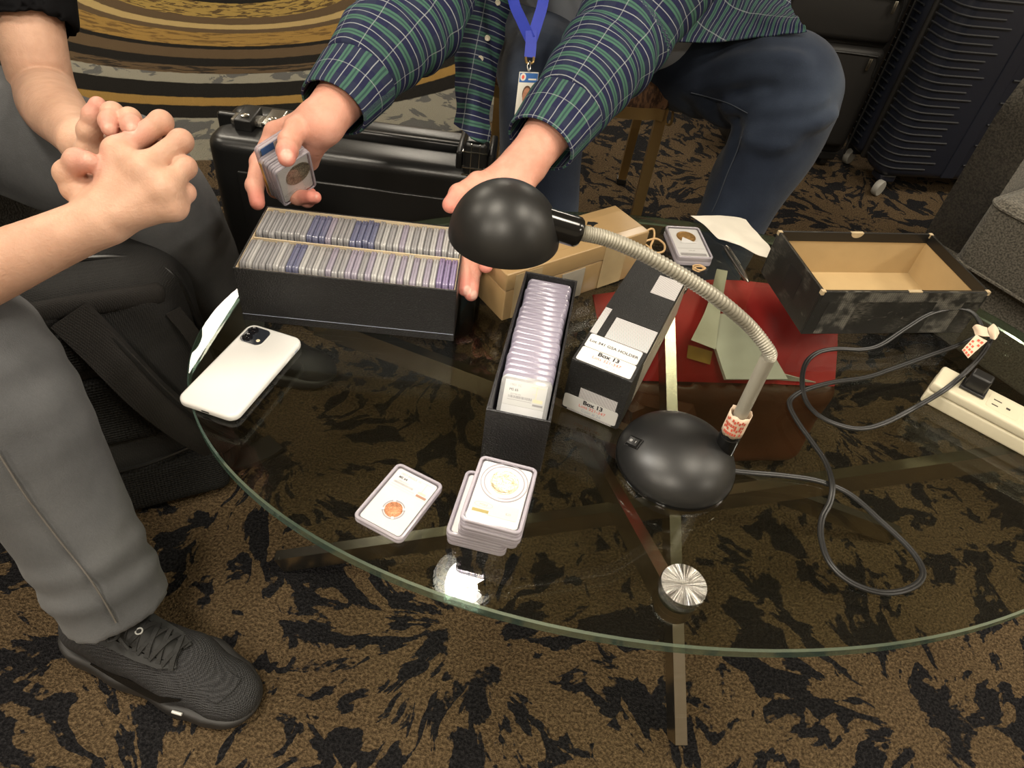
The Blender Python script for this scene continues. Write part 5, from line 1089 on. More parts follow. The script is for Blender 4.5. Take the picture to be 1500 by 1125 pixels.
nT = surfnet(Dt, vt.lo, vt.h, 2); nH = head_parts(HC1, (0.85, 0.1, -0.5))
parts = [nR, nL, nT, nH]; Pall = np.concatenate([p for p, q in parts])
tipsA = [f[-1][0] for f in fR + fL]; nl = []
for p_, ax_, off in ((A_(161, 190, .706), A_(161, 190, .7) - A_(165, 168, .7), .0055), (A_(194, 190, .703), A_(195, 190, .7) - A_(191, 172, .7), .0055), (A_(132, 233, .687), A_(135, 236, .7) - A_(110, 236, .7), .0065)): nl.append((tocam(p_, off), unit(ax_), .0072, .0062))
me, _ = net_mesh('person', parts, skin_attrs(Pall, tipsA, nl, mcpR + [f[1][0] for f in fR[:4]]))
off = V(-0.9, 0.8, 0); me.transform(Matrix.Translation(tuple(-off)))
man_a = link('person', me, M['skin_a']); man_a.location = off
tag(man_a, 'seated person in black t-shirt and grey jeans with hands clasped together', 'person')
hair(HC1, (0.85, 0.1, -0.5), man_a)
# t-shirt
vs_ = Vol((-1.40, 0.42, 0.40), (-0.58, 1.38, 1.12), 0.009); D = vs_.new()
vs_.chain(D, [p for p, r in TOR], [r + 0.014 for p, r in TOR], 0.05); vs_.cone(D, Sl, Sr, 0.078, 0.078, 0.05)
hemL = Sl * 0.22 + El * 0.78; hemR = Sr * 0.35 + Er * 0.65
vs_.limb(D, [Sl, Sl * 0.55 + El * 0.45, hemL, hemL + 0.1*(El - Sl)], [0.078, 0.066, 0.058, 0.056]); vs_.chain(D, [Sr, hemR], [0.078, 0.066], 0.02)
X = vs_.coords(); dl = unit(El - Sl); D = D + 0.004 * wob(X * 30, 5).astype(np.float32)
near = ((X - Sl) @ dl > 0.10) & (np.linalg.norm(X - hemL, axis=-1) < 0.12); D = np.where(near, np.maximum(D, (X - hemL) @ dl), D)
cone_in = vs_.cone(vs_.new(), hemL - dl*0.05, hemL + dl*0.05, 0.049, 0.051); D = np.where(near, np.maximum(D, -cone_in), D)
cloth('t_shirt', vs_, D, M['black_knit'], man_a, smooth=2)
# jeans
Kn = dp(-15, 548, 0.785); An = dp(163, 872, 0.925); Kf = dp(213, 266, 1.0); Af = V(-0.565, 1.01, 0.115); Hn = V(-1.06, 0.72, 0.525); Hf = V(-1.06, 0.97, 0.525)
vj = Vol((-1.28, 0.30, 0.05), (-0.34, 1.16, 0.70), 0.007); D = vj.new()
vj.limb(D, [Hn, Kn * 0.8 + Hn * 0.2, Kn, Kn * 0.45 + An * 0.55, An, An + (An - Kn) * 0.08], [0.100, 0.086, 0.077, 0.073, 0.066, 0.069])
E2 = vj.new(); vj.limb(E2, [Hf, Kf * 0.8 + Hf * 0.2, Kf, Kf * 0.45 + Af * 0.55, Af], [0.100, 0.086, 0.075, 0.072, 0.066]); D = smin(D, E2, 0.015); vj.cone(D, Hn, Hf, 0.10, 0.10, 0.04)
X = vj.coords(); ax_ = unit(An - Kn); ta = (X - Kn) @ ax_
low = np.clip((ta - 0.20) / 0.14, 0, 1) * (np.linalg.norm(X - An, axis=-1) < 0.22)
D = D + (0.0045 * wob(X * 17, 11) + 0.006 * low * np.clip((np.linalg.norm(An - Kn) - 0.005 - ta) / 0.03, 0, 1) * np.sin(ta * 115 + 3.0 * wob(X * 14, 2)) + 0.004 * np.exp(-((X - Kn)**2).sum(-1) / 0.008) * np.sin(ta * 130 + 2 * wob(X * 18, 3))).astype(np.float32)
cut = np.linalg.norm(X - An, axis=-1) < 0.15; D = np.where(cut, np.maximum(D, ta - (np.linalg.norm(An - Kn) + 0.022)), D)
inn = vj.cone(vj.new(), An + ax_*0.0, An + ax_*0.08, 0.048, 0.058); D = np.where(cut, np.maximum(D, -inn), D)
jn = cloth('jeans', vj, D, M['grey_denim'], man_a, smooth=2)
def onto(o, parent, pts, lift=0.001):
    """points of the photo rays on the near side of a mesh"""
    Vt = np.array([tuple(q.co) for q in o.data.vertices]) + wloc(parent); out = []
    for px, py in pts:
        d = unit(dp(px, py, 1) - CAM); q = Vt - CAM; t_ = q @ d; r = np.linalg.norm(q - np.outer(t_, d), axis=1); m_ = r < 0.010
        if m_.any(): out.append(CAM + d * (t_[m_].min() + 0.002 - lift))
    return out
seam('side_seam', onto(jn, man_a, [(-5, 660), (33, 720), (55, 750), (88, 793), (110, 820), (133, 850), (155, 885), (170, 912)], 0.002), 0.0013, M['thread'], jn)

# sneaker
HEEL = at(104, 922, 0.015); TOE = at(381, 1028, 0.02); HEEL[2] = TOE[2] = 0; SX = unit(TOE - HEEL); SY = V(-SX[1], SX[0], 0); SLEN = np.linalg.norm(TOE - HEEL)
def shoe(name, heel, sx_, ln, parent, detail=True):
    sy_ = V(-sx_[1], sx_[0], 0); k = ln / 0.30
    def w_(x, y, z): return heel + (sx_*x + sy_*y) * k + V(0, 0, z)
    lo, hi = bounds([w_(-0.02, -0.07, 0), w_(0.32, 0.07, 0.15), w_(-0.02, 0.07, 0), w_(0.32, -0.07, 0)], 0.03); v = Vol(lo, hi, 0.0032); D = v.new(); nz = V(0, 0, 1)
    for a, b, ra, rb, fl in ((w_(.045, 0, .055), w_(.10, 0, .052), .034, .037, None), (w_(.10, 0, .052), w_(.19, .002, .040), .037, .041, (nz, 0.95)), (w_(.19, .002, .036), w_(.255, -.004, .030), .043, .034, (nz, 0.78)), (w_(.255, -.004, .028), w_(.272, -.006, .026), .034, .026, (nz, 0.75)), (w_(.055, 0, .080), w_(.085, 0, .088), .034, .036, None), (w_(.08, 0, .09), w_(.15, .001, .062), .032, .034, None)): v.cone(D, a, b, ra, rb, 0.022, fl)
    X = v.coords(); D = np.maximum(D, 0.020 - X[..., 2]); D = np.maximum(D, -v.cone(v.new(), w_(.070, 0, .085), w_(.062, 0, .16), .026, .034))
    D = np.maximum(D, X[..., 2] - 0.125)
    up = cloth(name, v, D, M['shoe_mesh'] if detail else M['shoe_black'], parent, smooth=2)
    v = Vol(lo, hi, 0.003); F = v.new(); X = v.coords(); X0 = X.copy(); 
    F2 = np.full(F.shape, 1.0, np.float32)
    for a, b, ra, rb in (((.040, 0), (.11, -.002), .040, .040), ((.11, -.002), (.20, .002), .040, .050), ((.20, .002), (.252, -.004), .050, .042), ((.252, -.004), (.268, -.007), .042, .031)):
        pa_, pb_ = w_(*a, 0), w_(*b, 0); d = pb_ - pa_; t_ = np.clip(((X - pa_)[..., :2] @ d[:2]) / (d @ d), 0, 1); q = (X - pa_)[..., :2] - t_[..., None] * d[:2]; F2 = smin(F2, (np.linalg.norm(q, axis=-1) - (ra + (rb - ra) * t_) * k).astype(np.float32), 0.02)
    s_l = (X - heel) @ sx_ / k; top = 0.036 - 0.010 * np.clip((s_l - 0.1) / 0.17, 0, 1) + 0.008 * np.clip((0.05 - s_l) / 0.05, 0, 1); bot = 0.0015 + 0.012 * np.clip((s_l - 0.245) / 0.05, 0, 1)**2
    zc = (top + bot) / 2; hh = (top - bot) / 2; dz = np.abs(X[..., 2] - zc) - hh; rr_ = 0.006
    S = np.sqrt(np.maximum(F2 + rr_, 0)**2 + np.maximum(dz + rr_, 0)**2) + np.minimum(np.maximum(F2 + rr_, dz + rr_), 0) - rr_
    cloth('sole', v, S, M['shoe_sole'], up, smooth=1)
    if not detail: return up
    def top_z(x, y):                                    # height of the upper over a point of the shoe
        P_ = UPV; q = np.linalg.norm((P_[:, :2] - w_(x, y, 0)[:2]), axis=1); m_ = q < 0.006; return P_[m_, 2].max() if m_.any() else 0.05
    UPV = np.array([tuple(v_.co) for v_ in up.data.vertices]) + wloc(parent)
    def on(x, y, lift=0.001): return w_(x, y, top_z(x, y) + lift)
    cloth_t = MB().sheet([[on(.105, -.018, .002), on(.105, 0, .004), on(.105, .018, .002)], [on(.15, -.017, .001), on(.15, 0, .003), on(.15, .017, .001)], [on(.19, -.012, .001), on(.192, 0, .002), on(.19, .012, .001)]], 0.004, sub=3).build('tongue', M['shoe_black'], up, world=True, smooth=True)
    for sg in (-1, 1): MB().strip([on(.095, sg*.026, .002), on(.12, sg*.0255, .002), on(.15, sg*.024, .002), on(.178, sg*.021, .002), on(.196, sg*.012, .002)], 0.011, V(0, sg*0.2, 1), 0.003).build('eyestay', M['shoe_black'], up, world=True, smooth=True)
    for i, x in enumerate((.118, .134, .150, .166, .182)):
        sg = 1 if i % 2 else -1
        MB().strip(catmull([on(x, -sg*.022, .004), on(x + .005, -sg*.010, .007), on(x + .009, sg*.008, .007), on(x + .012, sg*.021, .004)], 4), 0.0065, V(0, 0, 1), 0.0022).build('lace', M['lace'], up, world=True, smooth=True)
        MB().strip(catmull([on(x, sg*.022, .0035), on(x + .004, sg*.010, .006), on(x + .008, -sg*.008, .0055), on(x + .011, -sg*.021, .0035)], 4), 0.0060, V(0, 0, 1), 0.002).build('lace', M['lace'], up, world=True, smooth=True)
    kn = on(.112, 0.004, .010)
    for q in ([kn, kn + sy_*.02 + V(0, 0, .006), kn + sy_*.040 + sx_*.010 + V(0, 0, .012), kn + sy_*.030 + sx_*.018 + V(0, 0, .004), kn + sx_*.004], [kn, kn - sy_*.018 + V(0, 0, .006), kn - sy_*.034 + sx_*.012, kn - sy_*.022 + sx_*.018, kn + sx_*.002], [kn, kn + sy_*.02 - sx_*.004, kn + sy_*.046 - sx_*.002 + V(0, 0, .008)], [kn, kn - sy_*.02 + sx_*.012 - V(0, 0, .004), kn - sy_*.030 + sx_*.034 - V(0, 0, .016)]): MB().tube(catmull(q, 5), 0.0024, 6).build('lace', M['lace'], up, world=True, smooth=True)
    tb = on(.140, 0.0, .0065); MB().lathe([(0.0052, 0), (0.0052, 0.0012), (0.0034, 0.0012), (0.0034, 0)], tb, (0, 0, 1), n=16, cap0=False, cap1=False).build('reflective_loop', M['reflective'], up, world=True)
    def side(x, z, sg=-1):                              # point on the outer flank at a height
        P_ = UPV; s1 = (P_ - heel) @ sx_ / k; m_ = (np.abs(s1 - x) < 0.006) & (np.abs(P_[:, 2] - z) < 0.006); yy = ((P_[m_] - heel) @ sy_ / k); return w_(x, (yy.min() - 0.0012) if len(yy) else -0.04, z)
    sw_ = [(.215, .052), (.185, .040), (.150, .037), (.120, .046), (.085, .062)]; wd_ = [.003, .012, .015, .010, .002]
    pts = [side(x, z) for x, z in sw_]; MB().strip(pts, wd_, -sy_ + V(0, 0, .5), 0.0016).build('side_emblem', M['lamp_gloss'], up, world=True, smooth=True)
    pr = w_(.205, -.0515, .030); MB().tube([pr, pr + (sx_*.014 + sy_*.001)], 0.0022, 8).build('reflective_tab', M['reflective'], up, world=True, smooth=True)
    MB().sheet([[on(.262, -.030, .0012), on(.272, -.012, .0012), on(.274, .006, .0012)], [on(.248, -.030, .0012), on(.252, -.010, .0012), on(.256, .008, .0012)]], 0.0016, sub=3).build('toe_guard', M['shoe_mesh'], up, world=True, smooth=True)
    return up
shoe('sneaker', HEEL, SX, SLEN, man_a)
shoe('sneaker', V(-0.66, 1.02, 0), unit([1, -0.05, 0]), 0.30, man_a, False)

# ================= person in plaid shirt reaching over the boxes =================
W2r = dp(470, 180, 0.985); E2r = dp(615, 5, 1.13); W2l = dp(772, 236, 1.04); E2l = dp(915, 45, 1.17); S2r = V(-0.20, 1.47, 0.92); S2l = V(0.27, 1.47, 0.92)
# the little pack of slabs in his hand
SC = V(-0.3462, 0.8828, 0.5184); SN = unit([0.784, -0.516, -0.344]); SY_ = unit([-0.096, 0.448, -0.889]); SX_ = unit([-0.613, -0.73, -0.301]); SX_ = unit(SX_ - SN*(SX_ @ SN)); SY_ = np.cross(SN, SX_)
def plane_pt(px, py, off=0.0):
    d = dp(px, py, 1.0) - CAM; c = SC + SN*off; return CAM + d * ((c - CAM) @ SN) / (d @ SN)
qrot = Matrix(((SX_[0], SY_[0], SN[0]), (SX_[1], SY_[1], SN[1]), (SX_[2], SY_[2], SN[2]))).to_quaternion()
for k in range(5):
    slip = [(0, 0), (0.0006, 0.0004), (0.0012, -0.0006), (0.0030, 0.0004), (0.0005, -0.0140)][k]; o = SC - SN*(0.0082*(k + 1)) + SX_*slip[0] + SY_*slip[1]
    lab = ['front slab of the handheld pack showing a toned silver dollar', 'second slab of the handheld pack behind the silver dollar', 'third slab in the middle of the handheld pack', 'fourth slab of the handheld pack with a yellow label edge', 'rearmost slab of the handheld pack with a blue label'][k]
    s, ins_, zc = flat_slab('coin_slab', lab, *o, 0, M['silver'], (-0.0055, -0.008), 0.0205, 0.060, 0.085, 0.0080, 'slabs held in the hand', tilt=qrot)
    if k == 0:
        q = MB(); n_ = 24; q.add([(0.011*math.cos(2*math.pi*i/n_) + 0.012, 0.0035*math.sin(2*math.pi*i/n_) + 0.024, zc + .0001) for i in range(n_)] + [(0.0102*math.cos(2*math.pi*i/n_) + 0.012, 0.0028*math.sin(2*math.pi*i/n_) + 0.024, zc + .0001) for i in range(n_)], [(i, (i+1) % n_, n_ + (i+1) % n_, n_ + i) for i in range(n_)]); q.build('printed_oval', M['faint_print'], ins_)
        text('MS63', 0.004, M['faint_print'], ins_, (0.012, 0.024, zc + .0001), (0, 0, math.pi)); text('$1', 0.004, M['faint_print'], ins_, (-0.012, 0.033, zc + .0001), (0, 0, math.pi))
    if k == 3: MB().box((0.0225, -0.036, 0.0010), (0.0302, 0.036, 0.0070)).build('yellow_label', M['mustard'], s)
    if k == 4:
        bl = MB().box((-0.022, -0.0405, 0.0078), (0.024, -0.026, 0.0083)).build('blue_label', M['badge_blue'], s); MB().box((-0.004, -0.040, 0.0083), (0.0035, -0.0265, 0.0085)).build('label_emblem', M['label_white'], bl)
def off2(p, d): return p + unit(p - CAM) * d
tip = plane_pt(420, 231, 0.0105)
thR = [(dp(452, 186, .985), .020), (dp(434, 190, .968), .0165), (dp(424, 207, .955), .0145), (tip * 0.4 + dp(421, 214, .948) * 0.6, .0135), (tip, .0118)]
back = -0.0082*5
m2 = [dp(403, 194, 1.005), dp(414, 197, 1.035), dp(428, 203, 1.055), dp(444, 212, 1.065)]
f2 = [thR,
      [(m2[0], .0142), (dp(380, 238, 1.010), .0128), (dp(373, 272, .992), .0120), (dp(377, 297, .978), .0104)],
      [(m2[1], .0140), (dp(388, 245, 1.050), .0125), (dp(404, 278, 1.045), .0115), (dp(436, 289, 1.030), .0108), (dp(455, 288, 1.015), .0095)],
      [(m2[2], .0135), (dp(405, 255, 1.065), .0120), (dp(424, 287, 1.055), .0112), (dp(450, 293, 1.035), .0100), (dp(462, 289, 1.020), .0088)],
      [(m2[3], .0120), (dp(425, 255, 1.075), .0110), (dp(440, 280, 1.065), .0100), (dp(455, 283, 1.045), .0085)]]
palm2 = [(W2r * 0.85 + m_ * 0.15, m_, .024, .0150, None) for m_ in m2] + [(W2r, dp(450, 205, 1.01), .030, .023, None), (W2r, dp(440, 190, .985), .026, .0185, None), (dp(455, 208, 1.01), dp(453, 236, 1.045), .022, .015, None)]
n2R = hand_net(palm2, f2, [(E2r, .046), (E2r*.5 + W2r*.5, .044), (E2r*.2 + W2r*.8, .036), (W2r, .0310)], 0.0016)
m2l = [dp(706, 292, 1.005), dp(722, 296, 1.01), dp(740, 300, 1.015), dp(756, 300, 1.015)]
f2l = [[(m2l[0], .0135), (dp(687, 345, .985), .0118), (dp(682, 388, .972), .0110), (dp(680, 423, .958), .0098)],
       [(m2l[1], .0138), (dp(700, 352, .990), .0120), (dp(693, 396, .975), .0112), (dp(690, 431, .962), .0098)],
       [(m2l[2], .0132), (dp(722, 345, .980), .0115), (dp(716, 372, .955), .0105), (dp(712, 390, .945), .0095)],
       [(m2l[3], .0120), (dp(742, 338, .975), .0105), (dp(738, 358, .955), .0095), (dp(734, 372, .945), .0085)],
       [(dp(735, 262, 1.03), .0185), (dp(700, 268, 1.005), .0150), (dp(672, 284, .985), .0132), (dp(660, 300, .972), .0118)]]
palm2l = [(W2l * 0.85 + m_ * 0.15, m_, .024, .0145, None) for m_ in m2l] + [(W2l, dp(715, 275, 1.02), .030, .022, None)]
n2L = hand_net(palm2l, f2l, [(E2l, .046), (E2l*.5 + W2l*.5, .044), (E2l*.2 + W2l*.8, .037), (W2l, .0315)], 0.0016)
HC2 = V(0.03, 1.36, 1.25)
vt = Vol((-0.36, 1.10, 0.44), (0.44, 1.98, 1.16), 0.012); Dt = vt.new()
TOR2 = [(V(0.045, 1.74, 0.59), .135), (V(0.045, 1.66, 0.72), .150), (V(0.04, 1.55, 0.92), .135)]
vt.chain(Dt, [p for p, r in TOR2], [r for p, r in TOR2], 0.05); vt.cone(Dt, S2l, S2r, 0.06, 0.06, 0.05); vt.cone(Dt, V(0.04, 1.50, 0.96), HC2 + V(0, 0.03, -0.15), .06, .058, .03)
vt.chain(Dt, [S2l, E2l], [.055, .046], .02); vt.chain(Dt, [S2r, E2r], [.055, .046], .02)
parts = [n2R, n2L, surfnet(Dt, vt.lo, vt.h, 2), head_parts(HC2, (0.0, -0.75, -0.6))]; Pall = np.concatenate([p for p, q in parts])
nl = [(tocam(dp(420, 228, (tip - CAM) @ FW), .0070), unit(dp(420, 240, .95) - dp(421, 215, .95)), .0100, .0090), (tocam(dp(684, 425, .958), .0055), unit(dp(684, 430, .96) - dp(682, 395, .96)), .0078, .0062), (tocam(dp(694, 432, .962), .0055), unit(dp(692, 435, .96) - dp(693, 400, .96)), .0072, .0060), (tocam(dp(460, 288, 1.02), .007), unit(dp(466, 288, 1.0) - dp(440, 290, 1.0)), .006, .0045)]
me, _ = net_mesh('person', parts, skin_attrs(Pall, [f[-1][0] for f in f2 + f2l], nl, [thR[2][0]] + [f[1][0] for f in f2[1:]]))
off = V(0.04, 1.6, 0); me.transform(Matrix.Translation(tuple(-off))); man_b = link('person', me, M['skin_b']); man_b.location = off
tag(man_b, 'seated person in open plaid shirt and blue jeans lifting slabs over the long box', 'person')

hair(HC2, (0.0, -0.75, -0.6), man_b)
# grey undershirt
v = Vol((-0.32, 1.28, 0.46), (0.40, 1.96, 1.12), 0.010); D = v.new(); v.chain(D, [V(0.045, 1.74, 0.585), V(0.05, 1.65, 0.68), V(0.05, 1.60, 0.78), V(0.04, 1.53, 0.94)], [.165, .185, .180, .150], .05); v.cone(D, V(0.06, 1.58, 0.63), V(0.195, 1.60, 0.585), .095, .085, .05)
X = v.coords(); D = D + (0.005*wob(X*22, 6)).astype(np.float32); cloth('undershirt', v, D, M['grey_knit'], man_b, smooth=2)
# jeans
H2l = V(0.145, 1.74, 0.510); K2l = dp(1163, 136, 1.43); A2l = V(K2l[0] - 0.075, K2l[1] - 0.10, 0.10); H2r = V(-0.05, 1.74, 0.530); K2r = V(-0.022, 1.34, 0.510); A2r = V(0.02, 1.22, 0.10)
v = Vol((-0.24, 1.02, 0.05), (0.72, 1.98, 0.78), 0.008); D = v.new()
v.limb(D, [H2l, H2l*.35 + K2l*.65, K2l, K2l*.5 + A2l*.5, A2l], [.112, .104, .097, .082, .078]); E2_ = v.new(); v.limb(E2_, [H2r, H2r*.35 + K2r*.65, K2r, K2r*.5 + A2r*.5, A2r], [.118, .100, .084, .078, .074]); D = smin(D, E2_, .02); v.cone(D, H2l, H2r, .115, .115, .04)
X = v.coords(); ax_ = unit(K2l - H2l); ta = (X - K2l) @ ax_; kn = np.exp(-((X - K2l)**2).sum(-1) / 0.035)
ang_ = (X - K2l) @ V(0.3, -0.5, 0.8)
D = D + (0.006*wob(X*13, 21) + 0.0105*np.exp(-((X - (K2l - ax_*0.10 - V(0, 0, .05)))**2).sum(-1) / 0.014)*np.sin(70*ta + 45*ang_ + 2*wob(X*9, 4)) + 0.009*np.exp(-((X - (K2l*.62 + H2l*.38 - V(0, 0.06, -0.05)))**2).sum(-1) / 0.016)*np.sin(50*ang_ - 30*ta + 2*wob(X*8, 8))).astype(np.float32)
D = np.maximum(D, 0.075 - X[..., 2])
P_, Q_ = surfnet(D.astype(np.float32), v.lo, v.h, 1)
def hit(px, py):
    d = unit(dp(px, py, 1) - CAM); q = P_ - CAM; t_ = q @ d; r = np.linalg.norm(q - np.outer(t_, d), axis=1); m_ = r < 0.012; return CAM + d * (t_[m_].min() + 0.003) if m_.any() else None
D = D.astype(np.float32)
for ln_ in ([(985, 122), (1035, 103), (1090, 90), (1150, 86), (1185, 96)], [(1000, 138), (1060, 118), (1120, 106), (1185, 116)], [(1088, 176), (1125, 163), (1170, 158), (1210, 146)], [(1092, 192), (1140, 190), (1190, 181), (1226, 166)], [(1060, 160), (1090, 150), (1130, 140)], [(1090, 205), (1130, 212), (1165, 206)]):
    h_ = [q for q in (hit(*p) for p in ln_) if q is not None]
    if len(h_) > 1:
        c_ = catmull([q - unit(CAM - q) * 0.004 for q in h_], 5); n_ = len(c_); v.chain(D, c_, [0.003 + 0.0095 * math.sin(math.pi * (i + 0.5) / n_) ** 0.7 for i in range(n_)], 0.016)
D = np.maximum(D, 0.075 - X[..., 2]); jb = cloth('jeans', v, D, M['blue_denim'], man_b, smooth=2)
def ontojeans(pts, lift=0.001): return onto(jb, man_b, pts, lift)
sp_ = ontojeans([(1012, 136), (1040, 143), (1068, 152), (1095, 166)]); 
if len(sp_) > 2: seam('inseam', sp_, 0.0012, M['blue_thread'], jb)
sp_ = ontojeans([(1086, 200), (1078, 225), (1065, 255), (1052, 290), (1043, 310)])
if len(sp_) > 2: seam('inseam', sp_, 0.0012, M['blue_thread'], jb)
shoe('shoe', A2l + V(0.01, 0.10, -A2l[2]), unit([-0.05, -1, 0]), 0.30, man_b, False); shoe('shoe', A2r + V(0, 0.10, -A2r[2]), unit([0.0, -1, 0]), 0.30, man_b, False)
# plaid shirt: sleeves, cuffs, back, open fronts
def sleeve(S, E, W, rS, rE, rC, seed, cut):
    C_ = E + (W - E) * cut; pts = [S, S*.5 + E*.5, E, E*.45 + C_*.55, C_]; lo, hi = bounds(pts, 0.14); v = Vol(lo, hi, 0.0065); D = v.new()
    v.limb(D, pts + [C_ + (W - E)*0.1], [rS, (rS + rE)/2, rE, rE*.45 + rC*.55 + .006, rC + .002, rC])
    X = v.coords(); e = unit(C_ - E); al = (X - E) @ e; e2_ = unit(E - S)
    side_ = unit(np.cross(e, (0, 0, 1)))
    D = D + (0.0055*wob(X*16, seed) + 0.0050*np.sin(95*al + 40*((X - E) @ side_) + 3*wob(X*10, seed + 3))*np.clip(1 - np.abs(al - 0.05)/0.14, 0, 1)).astype(np.float32)
    ends = (X - C_) @ e; m_ = np.linalg.norm(X - C_, axis=-1) < 0.16; D = np.where(m_, np.maximum(D, ends), D)
    o = cloth('sleeve', v, D, M['plaid'], man_b, lambda P: (lambda a, b: (a, b*0.065))(*limb_uv(P, [S, E, C_], (0, 0, 1))), 2)
    return C_, e
def cuff(C_, e, W, r0, r1, ln, ref, name='cuff'):
    u = unit(np.cross(e, ref)); w = np.cross(e, u); m = MB(); n_ = 40; loops = []
    prof = [(-0.004, r0 + .002), (0.0, r0 + .004), (ln*.5, (r0 + r1)/2 + .003), (ln - .003, r1 + .002), (ln, r1 + .0005), (ln - .001, r1 - .002), (ln*.5, (r0 + r1)/2 - .002), (0.0, r0 - .004)]
    for h_, r_ in prof: loops.append([C_ + e*h_ + r_*(1.08*math.cos(2*math.pi*i/n_)*u + 0.94*math.sin(2*math.pi*i/n_)*w) for i in range(n_)])
    m.loft(loops, False, False); o = m.build(name, M['plaid'], man_b, world=True, smooth=True, ang=60)
    P = np.array([tuple(q.co) for q in o.data.vertices]) + wloc(man_b); q = P - C_; an = np.arctan2(q @ w, q @ u)
    for nm, val in (('su', an*0.052), ('sv', q @ e)): a = o.data.attributes.new(nm, 'FLOAT', 'POINT'); a.data.foreach_set('value', val.astype(np.float32))
    return o, u, w
CR, eR = sleeve(S2r, E2r, W2r, .105, .080, .054, 31, .66); cr, uR, wR = cuff(CR, eR, W2r, .054, .047, .072, (0, 0, 1))
CL, eL = sleeve(S2l, E2l, W2l, .108, .082, .056, 41, .64); cl, uL, wL = cuff(CL, eL, W2l, .056, .050, .082, (0, 0, 1))
def button(p, nrm_, parent, r=0.0052): return MB().lathe([(r, 0), (r, .0012), (r*.85, .0022), (r*.6, .0016), (.0002, .0014)], p, nrm_, n=18).build('button', M['button'], parent, world=True, smooth=True, ang=50)
bp_ = dp(815, 237, 1.0); k_ = CL + eL*0.060; dr = unit(unit(CAM - k_)*0.55 + unit(dp(830, 237, 1.0) - dp(790, 225, 1.0))*0.9); dr = unit(dr - eL*(dr @ eL)); button(k_ + dr*0.0545, dr, cl)
# torso of the shirt
v = Vol((-0.36, 1.28, 0.46), (0.48, 2.0, 1.14), 0.010); D = v.new(); v.chain(D, [V(0.045, 1.77, 0.57), V(0.05, 1.69, 0.68), V(0.05, 1.63, 0.78), V(0.04, 1.57, 0.94)], [.185, .205, .198, .168], .05); v.cone(D, S2l, S2r, .09, .09, .05)
X = v.coords(); D = D + (0.006*wob(X*16, 14)).astype(np.float32); op = np.abs(X[..., 0] - 0.02) - 0.13; D = np.where(X[..., 1] < 1.66, np.maximum(D, -op), D)
cloth('shirt_body', v, D, M['plaid'], man_b, lambda P: (P[:, 2]*0.9 + P[:, 1]*0.3, P[:, 0]), 2)
def flap(name, grid, amp, fr_, seed, th=0.0025, rows=None, du=(0, 0, 1), dv=(1, 0, 0)):
    o = MB().sheet(grid, th, amp, fr_, 8, seed).build(name, M['plaid'], man_b, world=True, smooth=True, ang=70)
    P = np.array([tuple(q.co) for q in o.data.vertices]) + wloc(man_b)
    for nm, val in (('su', P @ np.array(du, float)), ('sv', P @ np.array(dv, float))): a = o.data.attributes.new(nm, 'FLOAT', 'POINT'); a.data.foreach_set('value', val.astype(np.float32))
    return o
ff = flap('shirt_front', [[dp(676, -70, 1.36), dp(705, -75, 1.33), dp(735, -70, 1.36), dp(765, -60, 1.40)], [dp(668, 0, 1.32), dp(700, 0, 1.285), dp(728, 0, 1.31), dp(748, 0, 1.35)], [dp(668, 70, 1.29), dp(694, 72, 1.25), dp(715, 74, 1.27), dp(732, 74, 1.31)], [dp(666, 140, 1.26), dp(690, 144, 1.215), dp(708, 146, 1.235), dp(722, 140, 1.27)], [dp(666, 182, 1.24), dp(684, 196, 1.20), dp(700, 206, 1.205), dp(716, 212, 1.235)]], 0.006, 42, 5, du=(0.1, 0.45, 0.95))
for px, py, d_ in ((729, 4, 1.305), (714, 56, 1.268), (704, 86, 1.25)): button(tocam(dp(px, py, d_), 0.008), unit(CAM - dp(px, py, d_)), ff)
def drape(px, py, d, gap=0.010):
    q = [h_ for h_ in (hit(px, py + k) for k in (0, 12, 24)) if h_ is not None]; return dp(px, py, min(d, ((q[0] - CAM) @ FW) - gap)) if q else dp(px, py, d)
ff2 = flap('shirt_front', [[dp(920, -80, 1.34), dp(1000, -90, 1.42), dp(1080, -90, 1.50), dp(1160, -80, 1.56)], [dp(930, -20, 1.31), drape(1000, -25, 1.38), drape(1075, -20, 1.45), drape(1158, 0, 1.48)], [dp(945, 28, 1.30), drape(1005, 30, 1.36), drape(1080, 25, 1.41), drape(1172, 28, 1.42)], [dp(962, 56, 1.31), drape(1015, 63, 1.35), drape(1092, 57, 1.39), drape(1182, 46, 1.40)]], 0.005, 46, 9, du=(1.6, -0.7, 0.6), dv=(0.2, 0.3, 0.2))
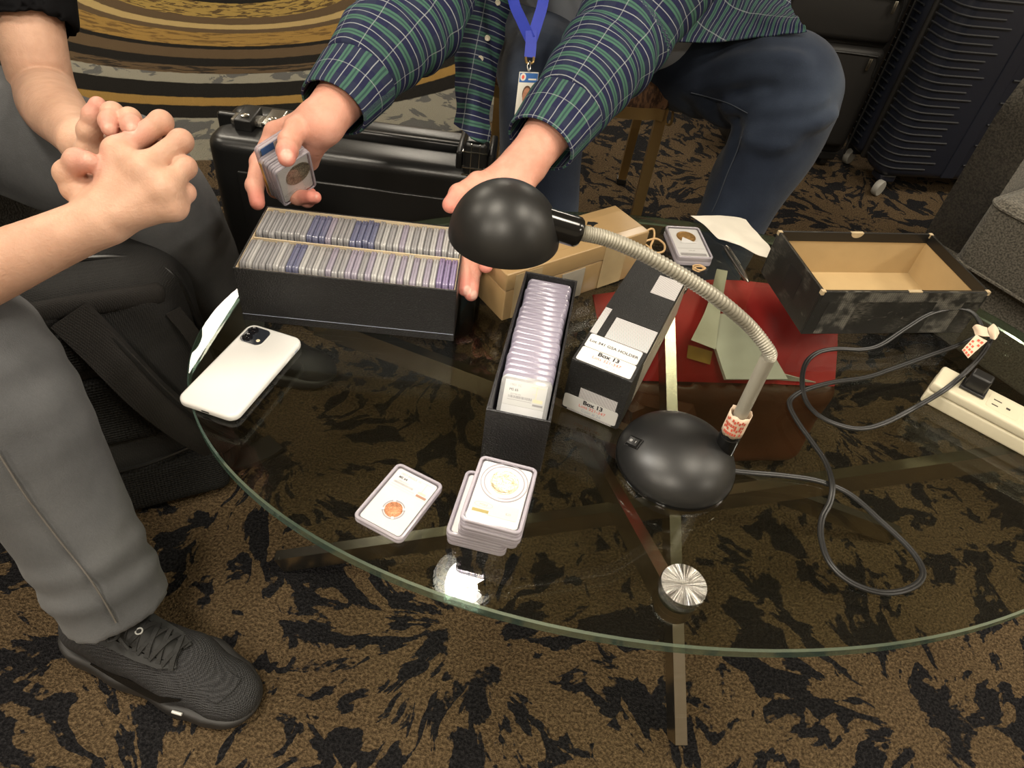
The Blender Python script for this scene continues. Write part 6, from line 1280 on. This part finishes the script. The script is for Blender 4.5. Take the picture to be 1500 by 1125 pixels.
# lanyard and badge
lan = thing('lanyard', 'bright blue lanyard with badge hanging from the neck of the person in plaid', 'lanyard', tuple(dp(779, 85, 1.195)))
for q in ([V(-0.045, 1.41, 1.07), dp(735, -140, 1.215), dp(742, -60, 1.215), dp(752, 0, 1.200), dp(764, 30, 1.195), dp(777, 58, 1.190)], [V(0.085, 1.41, 1.07), dp(812, -140, 1.215), dp(803, -60, 1.215), dp(796, 0, 1.200), dp(788, 30, 1.195), dp(779, 58, 1.190)], [dp(778, 45, 1.188), dp(778, 62, 1.187), dp(776, 84, 1.187)]):
    MB().strip(catmull(q, 5), 0.019 if q[0][0] else 0.015, unit(CAM - q[0]), 0.0012).build('ribbon', M['lanyard'], lan, world=True, smooth=True, ang=60)
MB().tube(catmull([dp(770, 84, 1.187), dp(772, 92, 1.185), dp(780, 92, 1.185), dp(782, 84, 1.187)], 5), 0.0022, 8).build('clip_ring', M['gold_frame'], lan, world=True, smooth=True)
MB().tube(catmull([dp(776, 90, 1.185), dp(772, 97, 1.183), dp(775, 104, 1.183), dp(777, 98, 1.181), dp(776, 91, 1.183)], 5), 0.0016, 8).build('swivel_clip', M['chrome'], lan, world=True, smooth=True)
bq = [dp(761, 105, 1.183), dp(789, 106, 1.190), dp(781, 185, 1.150), dp(752, 183, 1.143)]
def bpt(u, w_, l_=0.0): p = (bq[0]*(1-u) + bq[1]*u)*(1-w_) + (bq[3]*(1-u) + bq[2]*u)*w_; return tocam(p, l_)
def bquad(name, u0, u1, w0, w1, m_, par, l0, l1):
    c = [(u0, w0), (u1, w0), (u1, w1), (u0, w1)]; return MB().loft([[bpt(u, w_, l0) for u, w_ in c], [bpt(u, w_, l1) for u, w_ in c]]).build(name, m_, par, world=True)
bd = bquad('badge', 0, 1, 0, 1, M['badge_white'], lan, -0.0012, 0); bquad('badge_header', 0.04, 0.98, 0.02, 0.20, M['badge_blue'], bd, 0.0001, 0.0005); bquad('badge_line', 0.0, 1, 0.84, 0.865, M['badge_blue'], bd, 0.0001, 0.0005)
def bell(name, u, w_, ru, rw, m_, l_):
    return MB().loft([[bpt(u + ru*math.cos(a), w_ + rw*math.sin(a), x) for a in [2*math.pi*i/20 for i in range(20)]] for x in (l_, l_ + 0.0003)]).build(name, m_, bd, world=True)
bell('badge_seal', 0.22, 0.10, 0.15, 0.075, M['badge_white'], 0.0006); bell('badge_seal_mark', 0.22, 0.10, 0.07, 0.04, M['red_print'], 0.001); bquad('badge_text', 0.50, 0.92, 0.125, 0.155, M['badge_white'], bd, 0.0006, 0.0009)
bell('portrait_hair', 0.50, 0.42, 0.24, 0.16, M['photo_hair'], 0.0003); bell('portrait_face', 0.50, 0.47, 0.21, 0.17, M['photo_skin'], 0.0007)
for w_ in (0.72, 0.755): bquad('badge_text', 0.30, 0.80, w_, w_ + 0.018, M['faint_print'], bd, 0.0001, 0.0004)
